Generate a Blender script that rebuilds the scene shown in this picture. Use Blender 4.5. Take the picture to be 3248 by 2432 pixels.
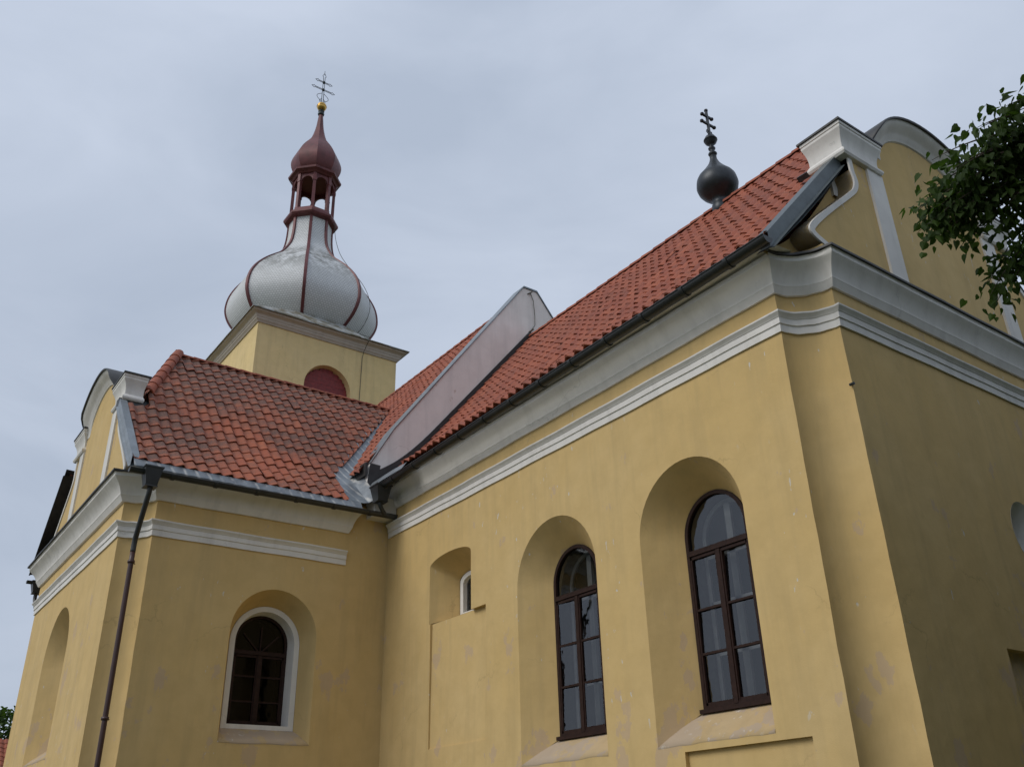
import bpy, bmesh, math, random
from mathutils import Vector, Matrix
from mathutils.geometry import tessellate_polygon
random.seed(7)
PI = math.pi
S = bpy.context.scene
for o in list(bpy.data.objects): bpy.data.objects.remove(o)
COL = S.collection

# ------------------------------------------------------------------ camera, sky, sun, exposure
cam = bpy.data.objects.new('camera', bpy.data.cameras.new('camera'))
COL.objects.link(cam)
cam.data.sensor_fit = 'HORIZONTAL'; cam.data.sensor_width = 36.0; cam.data.lens = 32.306
cam.data.clip_start = 0.05; cam.data.clip_end = 2000
_r = Vector((0.58380505, 0.81155457, -0.02346997)); _u = Vector((0.37870477, -0.24662954, 0.89205189)); _f = Vector((-0.7181604, 0.52967258, 0.45132316))
cam.matrix_world = Matrix(((_r.x, _u.x, -_f.x, 0), (_r.y, _u.y, -_f.y, 0), (_r.z, _u.z, -_f.z, 1.6), (0, 0, 0, 1)))
S.camera = cam

SUN_EL, SUN_AZ = math.radians(42), math.radians(264)      # azimuth of the sun measured from +X, counter-clockwise
wd = bpy.data.worlds.new('World'); S.world = wd; wd.use_nodes = True
N, L = wd.node_tree.nodes, wd.node_tree.links
N.clear()
wo = N.new('ShaderNodeOutputWorld'); bg = N.new('ShaderNodeBackground'); sky = N.new('ShaderNodeTexSky')
sky.sky_type = 'NISHITA'; sky.sun_disc = False; sky.sun_elevation = SUN_EL; sky.sun_rotation = PI / 2 - SUN_AZ
sky.air_density = 1.0; sky.dust_density = 2.0; sky.ozone_density = 1.0
tc = N.new('ShaderNodeTexCoord'); mp = N.new('ShaderNodeMapping'); mp.inputs['Scale'].default_value = (1.0, 1.0, 2.6)
n1 = N.new('ShaderNodeTexNoise'); n1.inputs['Scale'].default_value = 2.3; n1.inputs['Detail'].default_value = 7; n1.inputs['Roughness'].default_value = 0.52; n1.inputs['Distortion'].default_value = 0.5
cr = N.new('ShaderNodeValToRGB')
cr.color_ramp.elements[0].position = 0.30; cr.color_ramp.elements[0].color = (3.65, 4.2, 5.15, 1)
cr.color_ramp.elements[1].position = 0.66; cr.color_ramp.elements[1].color = (4.75, 5.3, 6.3, 1)
sx = N.new('ShaderNodeSeparateXYZ'); mr = N.new('ShaderNodeMapRange')
mr.inputs['From Min'].default_value = 0.0; mr.inputs['From Max'].default_value = 0.75; mr.inputs['To Min'].default_value = 0.88; mr.inputs['To Max'].default_value = 1.0
mx = N.new('ShaderNodeMix'); mx.data_type = 'RGBA'; mx.inputs[0].default_value = 0.93
ml = N.new('ShaderNodeVectorMath'); ml.operation = 'SCALE'
L.new(tc.outputs['Generated'], mp.inputs['Vector']); L.new(mp.outputs[0], n1.inputs['Vector']); L.new(n1.outputs[0], cr.inputs[0])
L.new(tc.outputs['Generated'], sx.inputs[0]); L.new(sx.outputs['Z'], mr.inputs['Value'])
L.new(cr.outputs[0], ml.inputs[0]); L.new(mr.outputs[0], ml.inputs['Scale'])
L.new(sky.outputs[0], mx.inputs[6]); L.new(ml.outputs[0], mx.inputs[7])
L.new(mx.outputs[2], bg.inputs['Color']); bg.inputs['Strength'].default_value = 0.118
L.new(bg.outputs[0], wo.inputs['Surface'])

sl = bpy.data.lights.new('sun', 'SUN'); sl.energy = 1.4; sl.angle = math.radians(32); sl.color = (1.0, 0.96, 0.9)
sun = bpy.data.objects.new('sun', sl); COL.objects.link(sun)
sd = Vector((math.cos(SUN_AZ) * math.cos(SUN_EL), math.sin(SUN_AZ) * math.cos(SUN_EL), math.sin(SUN_EL)))
sun.rotation_euler = (-sd).to_track_quat('-Z', 'Y').to_euler()
S.view_settings.view_transform = 'Standard'; S.view_settings.look = 'None'
S.view_settings.exposure = 0.12; S.view_settings.gamma = 1.0; S.view_settings.use_curve_mapping = False
S.render.engine = 'CYCLES'

# ------------------------------------------------------------------ materials
def mat(name):
    m = bpy.data.materials.new(name); m.use_nodes = True
    nt = m.node_tree; nt.nodes.clear()
    out = nt.nodes.new('ShaderNodeOutputMaterial'); b = nt.nodes.new('ShaderNodeBsdfPrincipled')
    nt.links.new(b.outputs[0], out.inputs['Surface'])
    return m, nt.nodes, nt.links, b
def noise(N, L, scale, detail=4, rough=0.55, vec=None, stretch=None):
    n = N.new('ShaderNodeTexNoise'); n.inputs['Scale'].default_value = scale; n.inputs['Detail'].default_value = detail; n.inputs['Roughness'].default_value = rough
    if vec is None:
        g = N.new('ShaderNodeNewGeometry'); vec = g.outputs['Position']
    if stretch:
        m = N.new('ShaderNodeMapping'); m.inputs['Scale'].default_value = stretch; L.new(vec, m.inputs['Vector']); vec = m.outputs[0]
    L.new(vec, n.inputs['Vector']); return n.outputs[0]
def ramp(N, L, src, a, b, ca=(0, 0, 0, 1), cb=(1, 1, 1, 1)):
    r = N.new('ShaderNodeValToRGB'); r.color_ramp.elements[0].position = a; r.color_ramp.elements[1].position = b
    r.color_ramp.elements[0].color = ca; r.color_ramp.elements[1].color = cb
    L.new(src, r.inputs[0]); return r.outputs[0]
def mixc(N, L, f, a, b, mode='MIX'):
    m = N.new('ShaderNodeMix'); m.data_type = 'RGBA'; m.blend_type = mode
    for i, v in ((0, f), (6, a), (7, b)):
        if isinstance(v, (int, float)): m.inputs[i].default_value = v
        elif isinstance(v, tuple): m.inputs[i].default_value = v if len(v) == 4 else (*v, 1)
        else: L.new(v, m.inputs[i])
    return m.outputs[2]
def math_(N, L, op, a, b=None):
    m = N.new('ShaderNodeMath'); m.operation = op
    for i, v in ((0, a), (1, b)):
        if v is None: continue
        if isinstance(v, (int, float)): m.inputs[i].default_value = v
        else: L.new(v, m.inputs[i])
    return m.outputs[0]
def bump(N, L, b, h, strength, dist, prev=None):
    n = N.new('ShaderNodeBump'); n.inputs['Strength'].default_value = strength; n.inputs['Distance'].default_value = dist
    L.new(h, n.inputs['Height'])
    if prev is not None: L.new(prev, n.inputs['Normal'])
    L.new(n.outputs[0], b.inputs['Normal']); return n.outputs[0]

def plaster(name, base, alt, chips=0.62, chipcol=(0.62, 0.58, 0.5), patch=0.66, patchcol=(0.5, 0.37, 0.27), rough=0.9):
    m, N, L, b = mat(name)
    big = noise(N, L, 0.45, 4, 0.6); mid = noise(N, L, 2.3, 5, 0.6); streak = noise(N, L, 1.6, 4, 0.6, stretch=(2.2, 2.2, 0.22))
    c = mixc(N, L, ramp(N, L, big, 0.35, 0.7), base, alt)
    c = mixc(N, L, math_(N, L, 'MULTIPLY', ramp(N, L, mid, 0.4, 0.75), 0.5), c, tuple(v * 0.82 for v in base))
    c = mixc(N, L, math_(N, L, 'MULTIPLY', ramp(N, L, streak, 0.48, 0.75), 0.5), c, tuple(v * 0.72 for v in alt))
    # old render showing where the paint has come off
    gp = N.new('ShaderNodeNewGeometry'); sz = N.new('ShaderNodeSeparateXYZ'); L.new(gp.outputs['Position'], sz.inputs[0])
    lowz = N.new('ShaderNodeMapRange'); lowz.inputs['From Min'].default_value = 2.0; lowz.inputs['From Max'].default_value = 7.0; lowz.inputs['To Min'].default_value = 0.035; lowz.inputs['To Max'].default_value = -0.045
    L.new(sz.outputs['Z'], lowz.inputs['Value'])
    p1 = math_(N, L, 'ADD', noise(N, L, 1.15, 7, 0.64, stretch=(1.3, 1.3, 0.8)), lowz.outputs[0])
    pm = ramp(N, L, p1, patch, patch + 0.012)
    c = mixc(N, L, math_(N, L, 'MULTIPLY', pm, 0.55), c, patchcol)
    vo = N.new('ShaderNodeTexVoronoi'); vo.feature = 'DISTANCE_TO_EDGE'; vo.inputs['Scale'].default_value = 0.42
    wv = N.new('ShaderNodeVectorMath'); wv.operation = 'ADD'; nz = N.new('ShaderNodeTexNoise'); nz.inputs['Scale'].default_value = 2.2; nz.inputs['Detail'].default_value = 6
    L.new(gp.outputs['Position'], nz.inputs['Vector']); L.new(gp.outputs['Position'], wv.inputs[0]); L.new(nz.outputs['Color'], wv.inputs[1]); L.new(wv.outputs[0], vo.inputs['Vector'])
    ck = math_(N, L, 'MULTIPLY', ramp(N, L, vo.outputs['Distance'], 0.0015, 0.005, (1, 1, 1, 1), (0, 0, 0, 1)), ramp(N, L, noise(N, L, 0.5, 3, 0.5), 0.52, 0.6))
    c = mixc(N, L, math_(N, L, 'MULTIPLY', ck, 0.32), c, tuple(v * 0.35 for v in base))
    ch = noise(N, L, 7.5, 3, 0.55, stretch=(1.5, 1.5, 0.55)); reg = ramp(N, L, noise(N, L, 0.55, 3, 0.5), 0.50, 0.60)
    cm = math_(N, L, 'MULTIPLY', ramp(N, L, ch, chips + 0.035, chips + 0.05), reg)
    c = mixc(N, L, cm, c, chipcol)
    L.new(c, b.inputs['Base Color']); b.inputs['Roughness'].default_value = rough
    b.inputs['Specular IOR Level'].default_value = 0.2
    n = bump(N, L, b, noise(N, L, 1.7, 3, 0.5), 0.35, 0.05)
    n = bump(N, L, b, noise(N, L, 55, 3, 0.6), 0.25, 0.006, n)
    bump(N, L, b, math_(N, L, 'SUBTRACT', 1.0, cm), 0.5, 0.004, n)
    return m
M = {}
M['ochre'] = plaster('ochre_plaster', (0.63, 0.445, 0.190), (0.65, 0.475, 0.225), chips=0.665, patch=0.60)
M['ochre_tower'] = plaster('tower_plaster', (0.78, 0.595, 0.29), (0.76, 0.59, 0.31), chips=0.75, patch=0.8)
M['trim'] = plaster('white_trim', (0.77, 0.745, 0.70), (0.71, 0.685, 0.64), chips=0.8, patch=0.74, patchcol=(0.44, 0.40, 0.34))
M['tower_trim'] = plaster('grey_trim', (0.56, 0.50, 0.43), (0.51, 0.45, 0.38), chips=0.8, patch=0.8)
M['pink'] = plaster('pale_pink_plaster', (0.87, 0.815, 0.765), (0.87, 0.83, 0.79), chips=0.8, patch=0.62, patchcol=(0.52, 0.40, 0.32))
M['sill'] = plaster('worn_sill_plaster', (0.50, 0.36, 0.18), (0.50, 0.39, 0.25), chips=0.60, patch=0.52, patchcol=(0.40, 0.33, 0.28))

def simple(name, col, rough=0.5, metal=0.0, var=0.15, scale=4.0, bumps=0.0, spec=0.5):
    m, N, L, b = mat(name)
    c = mixc(N, L, ramp(N, L, noise(N, L, scale, 5, 0.6), 0.3, 0.7), tuple(v * (1 - var) for v in col), tuple(min(1, v * (1 + var)) for v in col))
    L.new(c, b.inputs['Base Color']); b.inputs['Roughness'].default_value = rough; b.inputs['Metallic'].default_value = metal
    b.inputs['Specular IOR Level'].default_value = spec
    if bumps: bump(N, L, b, noise(N, L, scale * 6, 3, 0.5), bumps, 0.01)
    return m
M['gutter'] = simple('dark_gutter_metal', (0.022, 0.024, 0.024), 0.42, 0.0, 0.3)
M['sheet'] = simple('dark_sheet_metal', (0.035, 0.035, 0.034), 0.5, 0.1, 0.3)
M['zinc'] = simple('weathered_zinc', (0.24, 0.265, 0.28), 0.42, 0.6, 0.22, 3.0, 0.1)
M['zinc_dark'] = simple('dark_zinc', (0.10, 0.12, 0.125), 0.45, 0.5, 0.2, 3.0, 0.1)
M['brown'] = simple('dark_brown_paint', (0.026, 0.012, 0.009), 0.6, 0, 0.35, 14, 0.3, spec=0.2)
M['pipe_brown'] = simple('brown_pipe_paint', (0.052, 0.022, 0.018), 0.42, 0, 0.2, 6)
M['red'] = simple('oxide_red_metal', (0.135, 0.036, 0.036), 0.5, 0.15, 0.25, 3.0, 0.08)
M['red_wood'] = simple('red_painted_wood', (0.20, 0.020, 0.018), 0.6, 0, 0.3, 8.0, 0.2)
M['gold'] = simple('gilded_ball', (0.62, 0.38, 0.10), 0.32, 0.9, 0.2, 6)
M['iron'] = simple('dark_iron', (0.03, 0.04, 0.042), 0.5, 0.4, 0.3, 9)
M['turret'] = simple('dark_grey_sheet', (0.032, 0.037, 0.042), 0.42, 0.4, 0.3, 4, 0.05)
M['dark'] = simple('unlit_black', (0.012, 0.011, 0.010), 0.8, 0, 0.2)  # near-black colour standing in for unlit depth behind openings
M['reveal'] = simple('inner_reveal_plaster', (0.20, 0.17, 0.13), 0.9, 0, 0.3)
M['pale_wood'] = simple('pale_inner_frame', (0.60, 0.58, 0.55), 0.6, 0, 0.15)
M['soffit'] = simple('shadow_plaster', (0.30, 0.23, 0.12), 0.9, 0, 0.2)
M['cable'] = simple('cable_metal', (0.10, 0.09, 0.07), 0.5, 0.5)

def pane_mat(name, ior, tint=(0.72, 0.74, 0.74, 1)):
    m = bpy.data.materials.new(name); m.use_nodes = True
    N, L = m.node_tree.nodes, m.node_tree.links; N.clear()
    out = N.new('ShaderNodeOutputMaterial'); mx = N.new('ShaderNodeMixShader'); t = N.new('ShaderNodeBsdfTransparent'); g = N.new('ShaderNodeBsdfGlossy'); fr = N.new('ShaderNodeFresnel')
    t.inputs[0].default_value = tint; g.inputs['Roughness'].default_value = 0.02; g.inputs[0].default_value = (0.9, 0.92, 0.95, 1)
    fr.inputs['IOR'].default_value = ior
    bp = N.new('ShaderNodeBump'); bp.inputs['Strength'].default_value = 0.22; bp.inputs['Distance'].default_value = 0.02
    n = noise(N, L, 2.6, 2, 0.4); L.new(n, bp.inputs['Height']); L.new(bp.outputs[0], g.inputs['Normal']); L.new(bp.outputs[0], fr.inputs['Normal'])
    L.new(fr.outputs[0], mx.inputs[0]); L.new(t.outputs[0], mx.inputs[1]); L.new(g.outputs[0], mx.inputs[2]); L.new(mx.outputs[0], out.inputs[0])
    return m
M['glass'] = pane_mat('window_glass', 1.8); M['glass_dark'] = pane_mat('dark_window_glass', 1.22, (0.25, 0.25, 0.25, 1))

def tile_mat(name, old):
    m, N, L, b = mat(name)
    uv = N.new('ShaderNodeUVMap'); uv.uv_map = 'tile'
    fl = N.new('ShaderNodeVectorMath'); fl.operation = 'FLOOR'; L.new(uv.outputs[0], fl.inputs[0])
    wn = N.new('ShaderNodeTexWhiteNoise'); wn.noise_dimensions = '2D'; L.new(fl.outputs[0], wn.inputs['Vector'])
    fr = N.new('ShaderNodeVectorMath'); fr.operation = 'FRACTION'; L.new(uv.outputs[0], fr.inputs[0])
    r = N.new('ShaderNodeValToRGB'); e = r.color_ramp.elements
    if old: cols = ((0.0, (0.34, 0.090, 0.042)), (0.35, (0.38, 0.105, 0.047)), (0.7, (0.43, 0.125, 0.055)), (1.0, (0.36, 0.100, 0.050)))
    else: cols = ((0.0, (0.275, 0.070, 0.036)), (0.4, (0.335, 0.090, 0.044)), (0.8, (0.38, 0.107, 0.051)), (1.0, (0.295, 0.078, 0.042)))
    e[0].position, e[0].color = cols[0][0], (*cols[0][1], 1); e[1].position, e[1].color = cols[3][0], (*cols[3][1], 1)
    for p, c in cols[1:3]:
        k = e.new(p); k.color = (*c, 1)
    L.new(wn.outputs['Value'], r.inputs[0])
    c = r.outputs[0]
    fine = noise(N, L, 16, 5, 0.65); big = noise(N, L, 0.5, 4, 0.6); mid = noise(N, L, 4.5, 5, 0.65)
    sf = N.new('ShaderNodeSeparateXYZ'); L.new(fr.outputs[0], sf.inputs[0])
    body = math_(N, L, 'MULTIPLY', ramp(N, L, sf.outputs['Y'], 0.10, 0.42), ramp(N, L, sf.outputs['X'], 0.0, 0.35))
    c = mixc(N, L, math_(N, L, 'MULTIPLY', ramp(N, L, fine, 0.35, 0.75), 0.30), c, (0.20, 0.07, 0.045))
    if old:
        sp = math_(N, L, 'ADD', math_(N, L, 'MULTIPLY', big, 0.62), math_(N, L, 'MULTIPLY', mid, 0.38))
        sp = math_(N, L, 'ADD', sp, math_(N, L, 'MULTIPLY', wn.outputs['Value'], 0.12))
        gp = N.new('ShaderNodeNewGeometry'); sq_ = N.new('ShaderNodeSeparateXYZ'); L.new(gp.outputs['Position'], sq_.inputs[0])
        up = N.new('ShaderNodeMapRange'); up.inputs['From Min'].default_value = 9.0; up.inputs['From Max'].default_value = 13.5; up.inputs['To Min'].default_value = -0.03; up.inputs['To Max'].default_value = 0.15; L.new(sq_.outputs['Z'], up.inputs['Value'])
        lf_ = N.new('ShaderNodeMapRange'); lf_.inputs['From Min'].default_value = 5.0; lf_.inputs['From Max'].default_value = 12.0; lf_.inputs['To Min'].default_value = 0.07; lf_.inputs['To Max'].default_value = -0.06; L.new(sq_.outputs['Y'], lf_.inputs['Value'])
        grow = math_(N, L, 'ADD', up.outputs[0], lf_.outputs[0]); sp = math_(N, L, 'ADD', sp, grow)
        film = math_(N, L, 'MULTIPLY', ramp(N, L, sp, 0.46, 0.70), math_(N, L, 'ADD', math_(N, L, 'MULTIPLY', body, 0.65), 0.25))
        c = mixc(N, L, film, c, (0.115, 0.066, 0.050))
        lic = math_(N, L, 'MULTIPLY', ramp(N, L, noise(N, L, 34, 4, 0.7), 0.60, 0.68), math_(N, L, 'MULTIPLY', ramp(N, L, mid, 0.42, 0.6), body))
        c = mixc(N, L, math_(N, L, 'MULTIPLY', lic, 0.55), c, (0.30, 0.29, 0.27))
        blk = math_(N, L, 'MULTIPLY', ramp(N, L, noise(N, L, 26, 4, 0.7), 0.56, 0.62), ramp(N, L, math_(N, L, 'ADD', big, grow), 0.46, 0.58))
        c = mixc(N, L, math_(N, L, 'MULTIPLY', blk, 0.8), c, (0.025, 0.020, 0.017))
    else:
        c = mixc(N, L, math_(N, L, 'MULTIPLY', ramp(N, L, mid, 0.46, 0.72), 0.60), c, (0.12, 0.052, 0.04))
        c = mixc(N, L, math_(N, L, 'MULTIPLY', ramp(N, L, big, 0.45, 0.65), 0.25), c, (0.16, 0.065, 0.045))
    L.new(c, b.inputs['Base Color']); b.inputs['Roughness'].default_value = 0.72; b.inputs['Specular IOR Level'].default_value = 0.35
    bump(N, L, b, fine, 0.25, 0.008)
    return m
M['tile_old'] = tile_mat('old_clay_tiles', True); M['tile_new'] = tile_mat('clay_tiles', False)

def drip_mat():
    m, N, L, b = mat('zinc_with_pale_streaks')
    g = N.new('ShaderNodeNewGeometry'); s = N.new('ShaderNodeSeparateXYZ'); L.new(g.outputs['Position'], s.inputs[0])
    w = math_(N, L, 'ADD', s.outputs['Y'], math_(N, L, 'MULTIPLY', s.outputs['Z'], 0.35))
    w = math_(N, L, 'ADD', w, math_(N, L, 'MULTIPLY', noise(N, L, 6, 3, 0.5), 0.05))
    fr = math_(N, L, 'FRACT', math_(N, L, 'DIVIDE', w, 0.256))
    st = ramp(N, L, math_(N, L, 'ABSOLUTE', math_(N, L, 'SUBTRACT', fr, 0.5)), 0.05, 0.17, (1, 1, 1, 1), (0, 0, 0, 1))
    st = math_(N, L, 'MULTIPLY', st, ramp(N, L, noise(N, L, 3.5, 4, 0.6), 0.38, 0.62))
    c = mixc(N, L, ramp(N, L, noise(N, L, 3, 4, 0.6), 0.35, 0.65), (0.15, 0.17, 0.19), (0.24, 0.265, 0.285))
    c = mixc(N, L, math_(N, L, 'MULTIPLY', st, 0.75), c, (0.62, 0.60, 0.55))  # pale streaks repeat at every tile width
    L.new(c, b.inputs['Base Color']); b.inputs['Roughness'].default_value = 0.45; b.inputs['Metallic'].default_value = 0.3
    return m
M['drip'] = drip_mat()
def dome_mat():
    m, N, L, b = mat('silver_scale_sheet')
    uv = N.new('ShaderNodeUVMap'); uv.uv_map = 'tile'
    br = N.new('ShaderNodeTexBrick'); br.offset = 0.5; br.inputs['Scale'].default_value = 1.0; br.inputs['Mortar Size'].default_value = 0.022; br.inputs['Mortar Smooth'].default_value = 0.3
    br.inputs['Brick Width'].default_value = 0.13; br.inputs['Row Height'].default_value = 0.10; br.inputs['Bias'].default_value = 0.0
    br.inputs['Color1'].default_value = (0.66, 0.67, 0.67, 1); br.inputs['Color2'].default_value = (0.76, 0.77, 0.77, 1); br.inputs['Mortar'].default_value = (0.50, 0.51, 0.51, 1)
    L.new(uv.outputs[0], br.inputs['Vector'])
    big = noise(N, L, 1.3, 6, 0.7); g = N.new('ShaderNodeNewGeometry'); s = N.new('ShaderNodeSeparateXYZ'); L.new(g.outputs['Position'], s.inputs[0])
    band = N.new('ShaderNodeValToRGB'); mrz = N.new('ShaderNodeMapRange'); mrz.inputs['From Min'].default_value = 22.0; mrz.inputs['From Max'].default_value = 30.0
    L.new(s.outputs['Z'], mrz.inputs['Value']); L.new(mrz.outputs[0], band.inputs[0])
    e = band.color_ramp.elements; e[0].position = 0.36; e[0].color = (0, 0, 0, 1); e[1].position = 0.53; e[1].color = (1, 1, 1, 1)
    k = e.new(0.67); k.color = (1, 1, 1, 1); k = e.new(0.74); k.color = (0.0, 0.0, 0.0, 1)
    f = math_(N, L, 'MULTIPLY', ramp(N, L, math_(N, L, 'ADD', math_(N, L, 'MULTIPLY', big, 0.6), math_(N, L, 'MULTIPLY', noise(N, L, 5.5, 6, 0.75), 0.4)), 0.42, 0.56), band.outputs[0])
    c = mixc(N, L, math_(N, L, 'MULTIPLY', f, 0.82), br.outputs['Color'], (0.085, 0.085, 0.065))
    L.new(c, b.inputs['Base Color']); b.inputs['Metallic'].default_value = 0.0; b.inputs['Roughness'].default_value = 0.6
    bump(N, L, b, br.outputs['Fac'], -0.5, 0.02)
    return m
M['dome'] = dome_mat()
def apron_mat():
    m, N, L, b = mat('mossy_sheet')
    f = ramp(N, L, noise(N, L, 1.6, 5, 0.65), 0.45, 0.58)
    c = mixc(N, L, f, (0.34, 0.345, 0.33), (0.15, 0.13, 0.085)); L.new(c, b.inputs['Base Color']); b.inputs['Roughness'].default_value = 0.7
    bump(N, L, b, noise(N, L, 14, 4, 0.6), 0.5, 0.03); return m
M['apron'] = apron_mat()
def leaf_mat():
    m = bpy.data.materials.new('linden_leaf'); m.use_nodes = True
    N, L = m.node_tree.nodes, m.node_tree.links; N.clear()
    out = N.new('ShaderNodeOutputMaterial'); mx = N.new('ShaderNodeMixShader'); d = N.new('ShaderNodeBsdfPrincipled'); t = N.new('ShaderNodeBsdfTranslucent')
    oi = N.new('ShaderNodeUVMap'); oi.uv_map = 'tile'; wn = N.new('ShaderNodeTexWhiteNoise'); wn.noise_dimensions = '2D'; L.new(oi.outputs[0], wn.inputs['Vector'])
    c = ramp(N, L, wn.outputs['Value'], 0.0, 1.0, (0.022, 0.042, 0.010, 1), (0.060, 0.100, 0.022, 1))
    L.new(c, d.inputs['Base Color']); d.inputs['Roughness'].default_value = 0.65; d.inputs['Specular IOR Level'].default_value = 0.2
    L.new(mixc(N, L, 1.0, c, (1.5, 1.7, 0.8), 'MULTIPLY'), t.inputs[0]); mx.inputs[0].default_value = 0.36
    L.new(d.outputs[0], mx.inputs[1]); L.new(t.outputs[0], mx.inputs[2]); L.new(mx.outputs[0], out.inputs[0]); return m
M['leaf'] = leaf_mat()
M['far_leaf'] = simple('distant_foliage', (0.06, 0.10, 0.025), 0.8, 0, 0.5, 2.0)
M['bark'] = simple('tree_bark', (0.07, 0.055, 0.04), 0.9, 0, 0.4, 9, 0.8)
def ground_mat():
    m, N, L, b = mat('grass_ground')
    f = ramp(N, L, noise(N, L, 0.8, 6, 0.65), 0.35, 0.65); c = mixc(N, L, f, (0.055, 0.085, 0.025), (0.11, 0.105, 0.05))
    c = mixc(N, L, math_(N, L, 'MULTIPLY', ramp(N, L, noise(N, L, 25, 4, 0.7), 0.4, 0.7), 0.5), c, (0.035, 0.06, 0.016))
    L.new(c, b.inputs['Base Color']); b.inputs['Roughness'].default_value = 0.95; bump(N, L, b, noise(N, L, 30, 4, 0.7), 0.8, 0.05); return m
M['ground'] = ground_mat()
M['gravel'] = simple('gravel', (0.16, 0.145, 0.125), 0.95, 0, 0.35, 40, 0.8)

# ------------------------------------------------------------------ mesh helpers
class MB:
    def __init__(s): s.v = []; s.f = []; s.uv = []
    def add(s, vs, fs, uvs=None):
        o = len(s.v); s.v += [tuple(v) for v in vs]; s.f += [tuple(i + o for i in f) for f in fs]
        s.uv += list(uvs) if uvs else [(0, 0)] * len(vs)
    def grid(s, rows, closed=False, uvs=None):
        n = len(rows[0]); fs = []
        for j in range(len(rows) - 1):
            for i in range(n - (0 if closed else 1)):
                k = (i + 1) % n; fs.append((j * n + i, j * n + k, (j + 1) * n + k, (j + 1) * n + i))
        s.add([p for r in rows for p in r], fs, [u for r in uvs for u in r] if uvs else None)
    def box(s, a, b):
        x0, y0, z0 = [min(p, q) for p, q in zip(a, b)]; x1, y1, z1 = [max(p, q) for p, q in zip(a, b)]
        s.add([(x0, y0, z0), (x1, y0, z0), (x1, y1, z0), (x0, y1, z0), (x0, y0, z1), (x1, y0, z1), (x1, y1, z1), (x0, y1, z1)],
              [(0, 3, 2, 1), (4, 5, 6, 7), (0, 1, 5, 4), (1, 2, 6, 5), (2, 3, 7, 6), (3, 0, 4, 7)])
    def tube(s, pts, r, n=8, caps=True):
        pts = [Vector(p) for p in pts]; rows = []; up = None
        for i, p in enumerate(pts):
            t = (pts[min(i + 1, len(pts) - 1)] - pts[max(i - 1, 0)]).normalized()
            if up is None: up = Vector((0, 0, 1)) if abs(t.z) < 0.9 else Vector((1, 0, 0))
            a = t.cross(up).normalized(); b2 = a.cross(t).normalized(); up = b2
            rr = r[i] if isinstance(r, (list, tuple)) else r
            rows.append([p + (a * math.cos(2 * PI * k / n) + b2 * math.sin(2 * PI * k / n)) * rr for k in range(n)])
        o = len(s.v); s.grid(rows, True)
        if caps:
            s.f.append(tuple(o + k for k in range(n))); s.f.append(tuple(o + (len(rows) - 1) * n + k for k in reversed(range(n))))
    def lathe(s, c, prof, n=16, rot=0.0, caps=True):
        rows = [[(c[0] + r * math.cos(rot + 2 * PI * k / n), c[1] + r * math.sin(rot + 2 * PI * k / n), c[2] + z) for k in range(n)] for r, z in prof]
        o = len(s.v); s.grid(rows, True)
        if caps:
            s.f.append(tuple(o + k for k in reversed(range(n)))); s.f.append(tuple(o + (len(rows) - 1) * n + k for k in range(n)))
    def build(s, name, m, parent=None, smooth=False, label=None, ang=None, solid=0.0, recalc=True):
        me = bpy.data.meshes.new(name); me.from_pydata(s.v, [], s.f)
        if any(u != (0, 0) for u in s.uv):
            ul = me.uv_layers.new(name='tile')
            for lp in me.loops: ul.data[lp.index].uv = s.uv[lp.vertex_index]
        if recalc:
            bm = bmesh.new(); bm.from_mesh(me); bmesh.ops.remove_doubles(bm, verts=bm.verts, dist=1e-5) if not any(u != (0, 0) for u in s.uv) else None
            bmesh.ops.recalc_face_normals(bm, faces=bm.faces); bm.to_mesh(me); bm.free()
        me.materials.append(m)
        if smooth or ang:
            me.polygons.foreach_set('use_smooth', [True] * len(me.polygons))
            if ang: me.set_sharp_from_angle(angle=math.radians(ang))
        o = bpy.data.objects.new(name, me); COL.objects.link(o)
        if parent: o.parent = parent
        if label: o['label'] = label
        return o
def empty(name, loc=(0, 0, 0)):
    o = bpy.data.objects.new(name, None); COL.objects.link(o); o.location = loc; return o
def tag(o, label, cat, group=None):
    o['label'] = label; o['category'] = cat
    if group: o['group'] = group
class Pl:                                                   # a wall plane: origin, direction of u, outward normal
    def __init__(s, o, u, n): s.o, s.u, s.n = Vector(o), Vector(u), Vector(n)
    def p(s, u, z, d=0.0): return s.o + s.u * u + Vector((0, 0, z)) + s.n * d
def arch(c, h, z0, sp, n=24, rise=None):
    rise = h if rise is None else rise
    pts = [(c - h, z0), (c - h, z0 + (sp - z0) * .5)]
    pts += [(c - h * math.cos(PI * i / n), sp + rise * math.sin(PI * i / n)) for i in range(n + 1)]
    return pts + [(c + h, z0 + (sp - z0) * .5), (c + h, z0)]
def tess(mb, pl, outer, holes=(), d=0.0):
    loops = [[Vector((u, z, 0)) for u, z in outer]] + [[Vector((u, z, 0)) for u, z in h] for h in holes]
    flat = [p for l in loops for p in l]
    fs = []
    for t in tessellate_polygon(loops):
        a, b, c = [pl.p(flat[i].x, flat[i].y) for i in t]
        fs.append(tuple(t) if (b - a).cross(c - a).dot(pl.n) > 0 else tuple(reversed(t)))
    mb.add([pl.p(p.x, p.y, d) for p in flat], fs)
def bridge(mb, pl, a, da, b, db, skip_last=True):
    n = len(a); A = [pl.p(u, z, da) for u, z in a]; B = [pl.p(u, z, db) for u, z in b]
    fs = [(i, (i + 1) % n, n + (i + 1) % n, n + i) for i in range(n - 1 if skip_last else n)]
    mb.add(A + B, fs)
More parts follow.
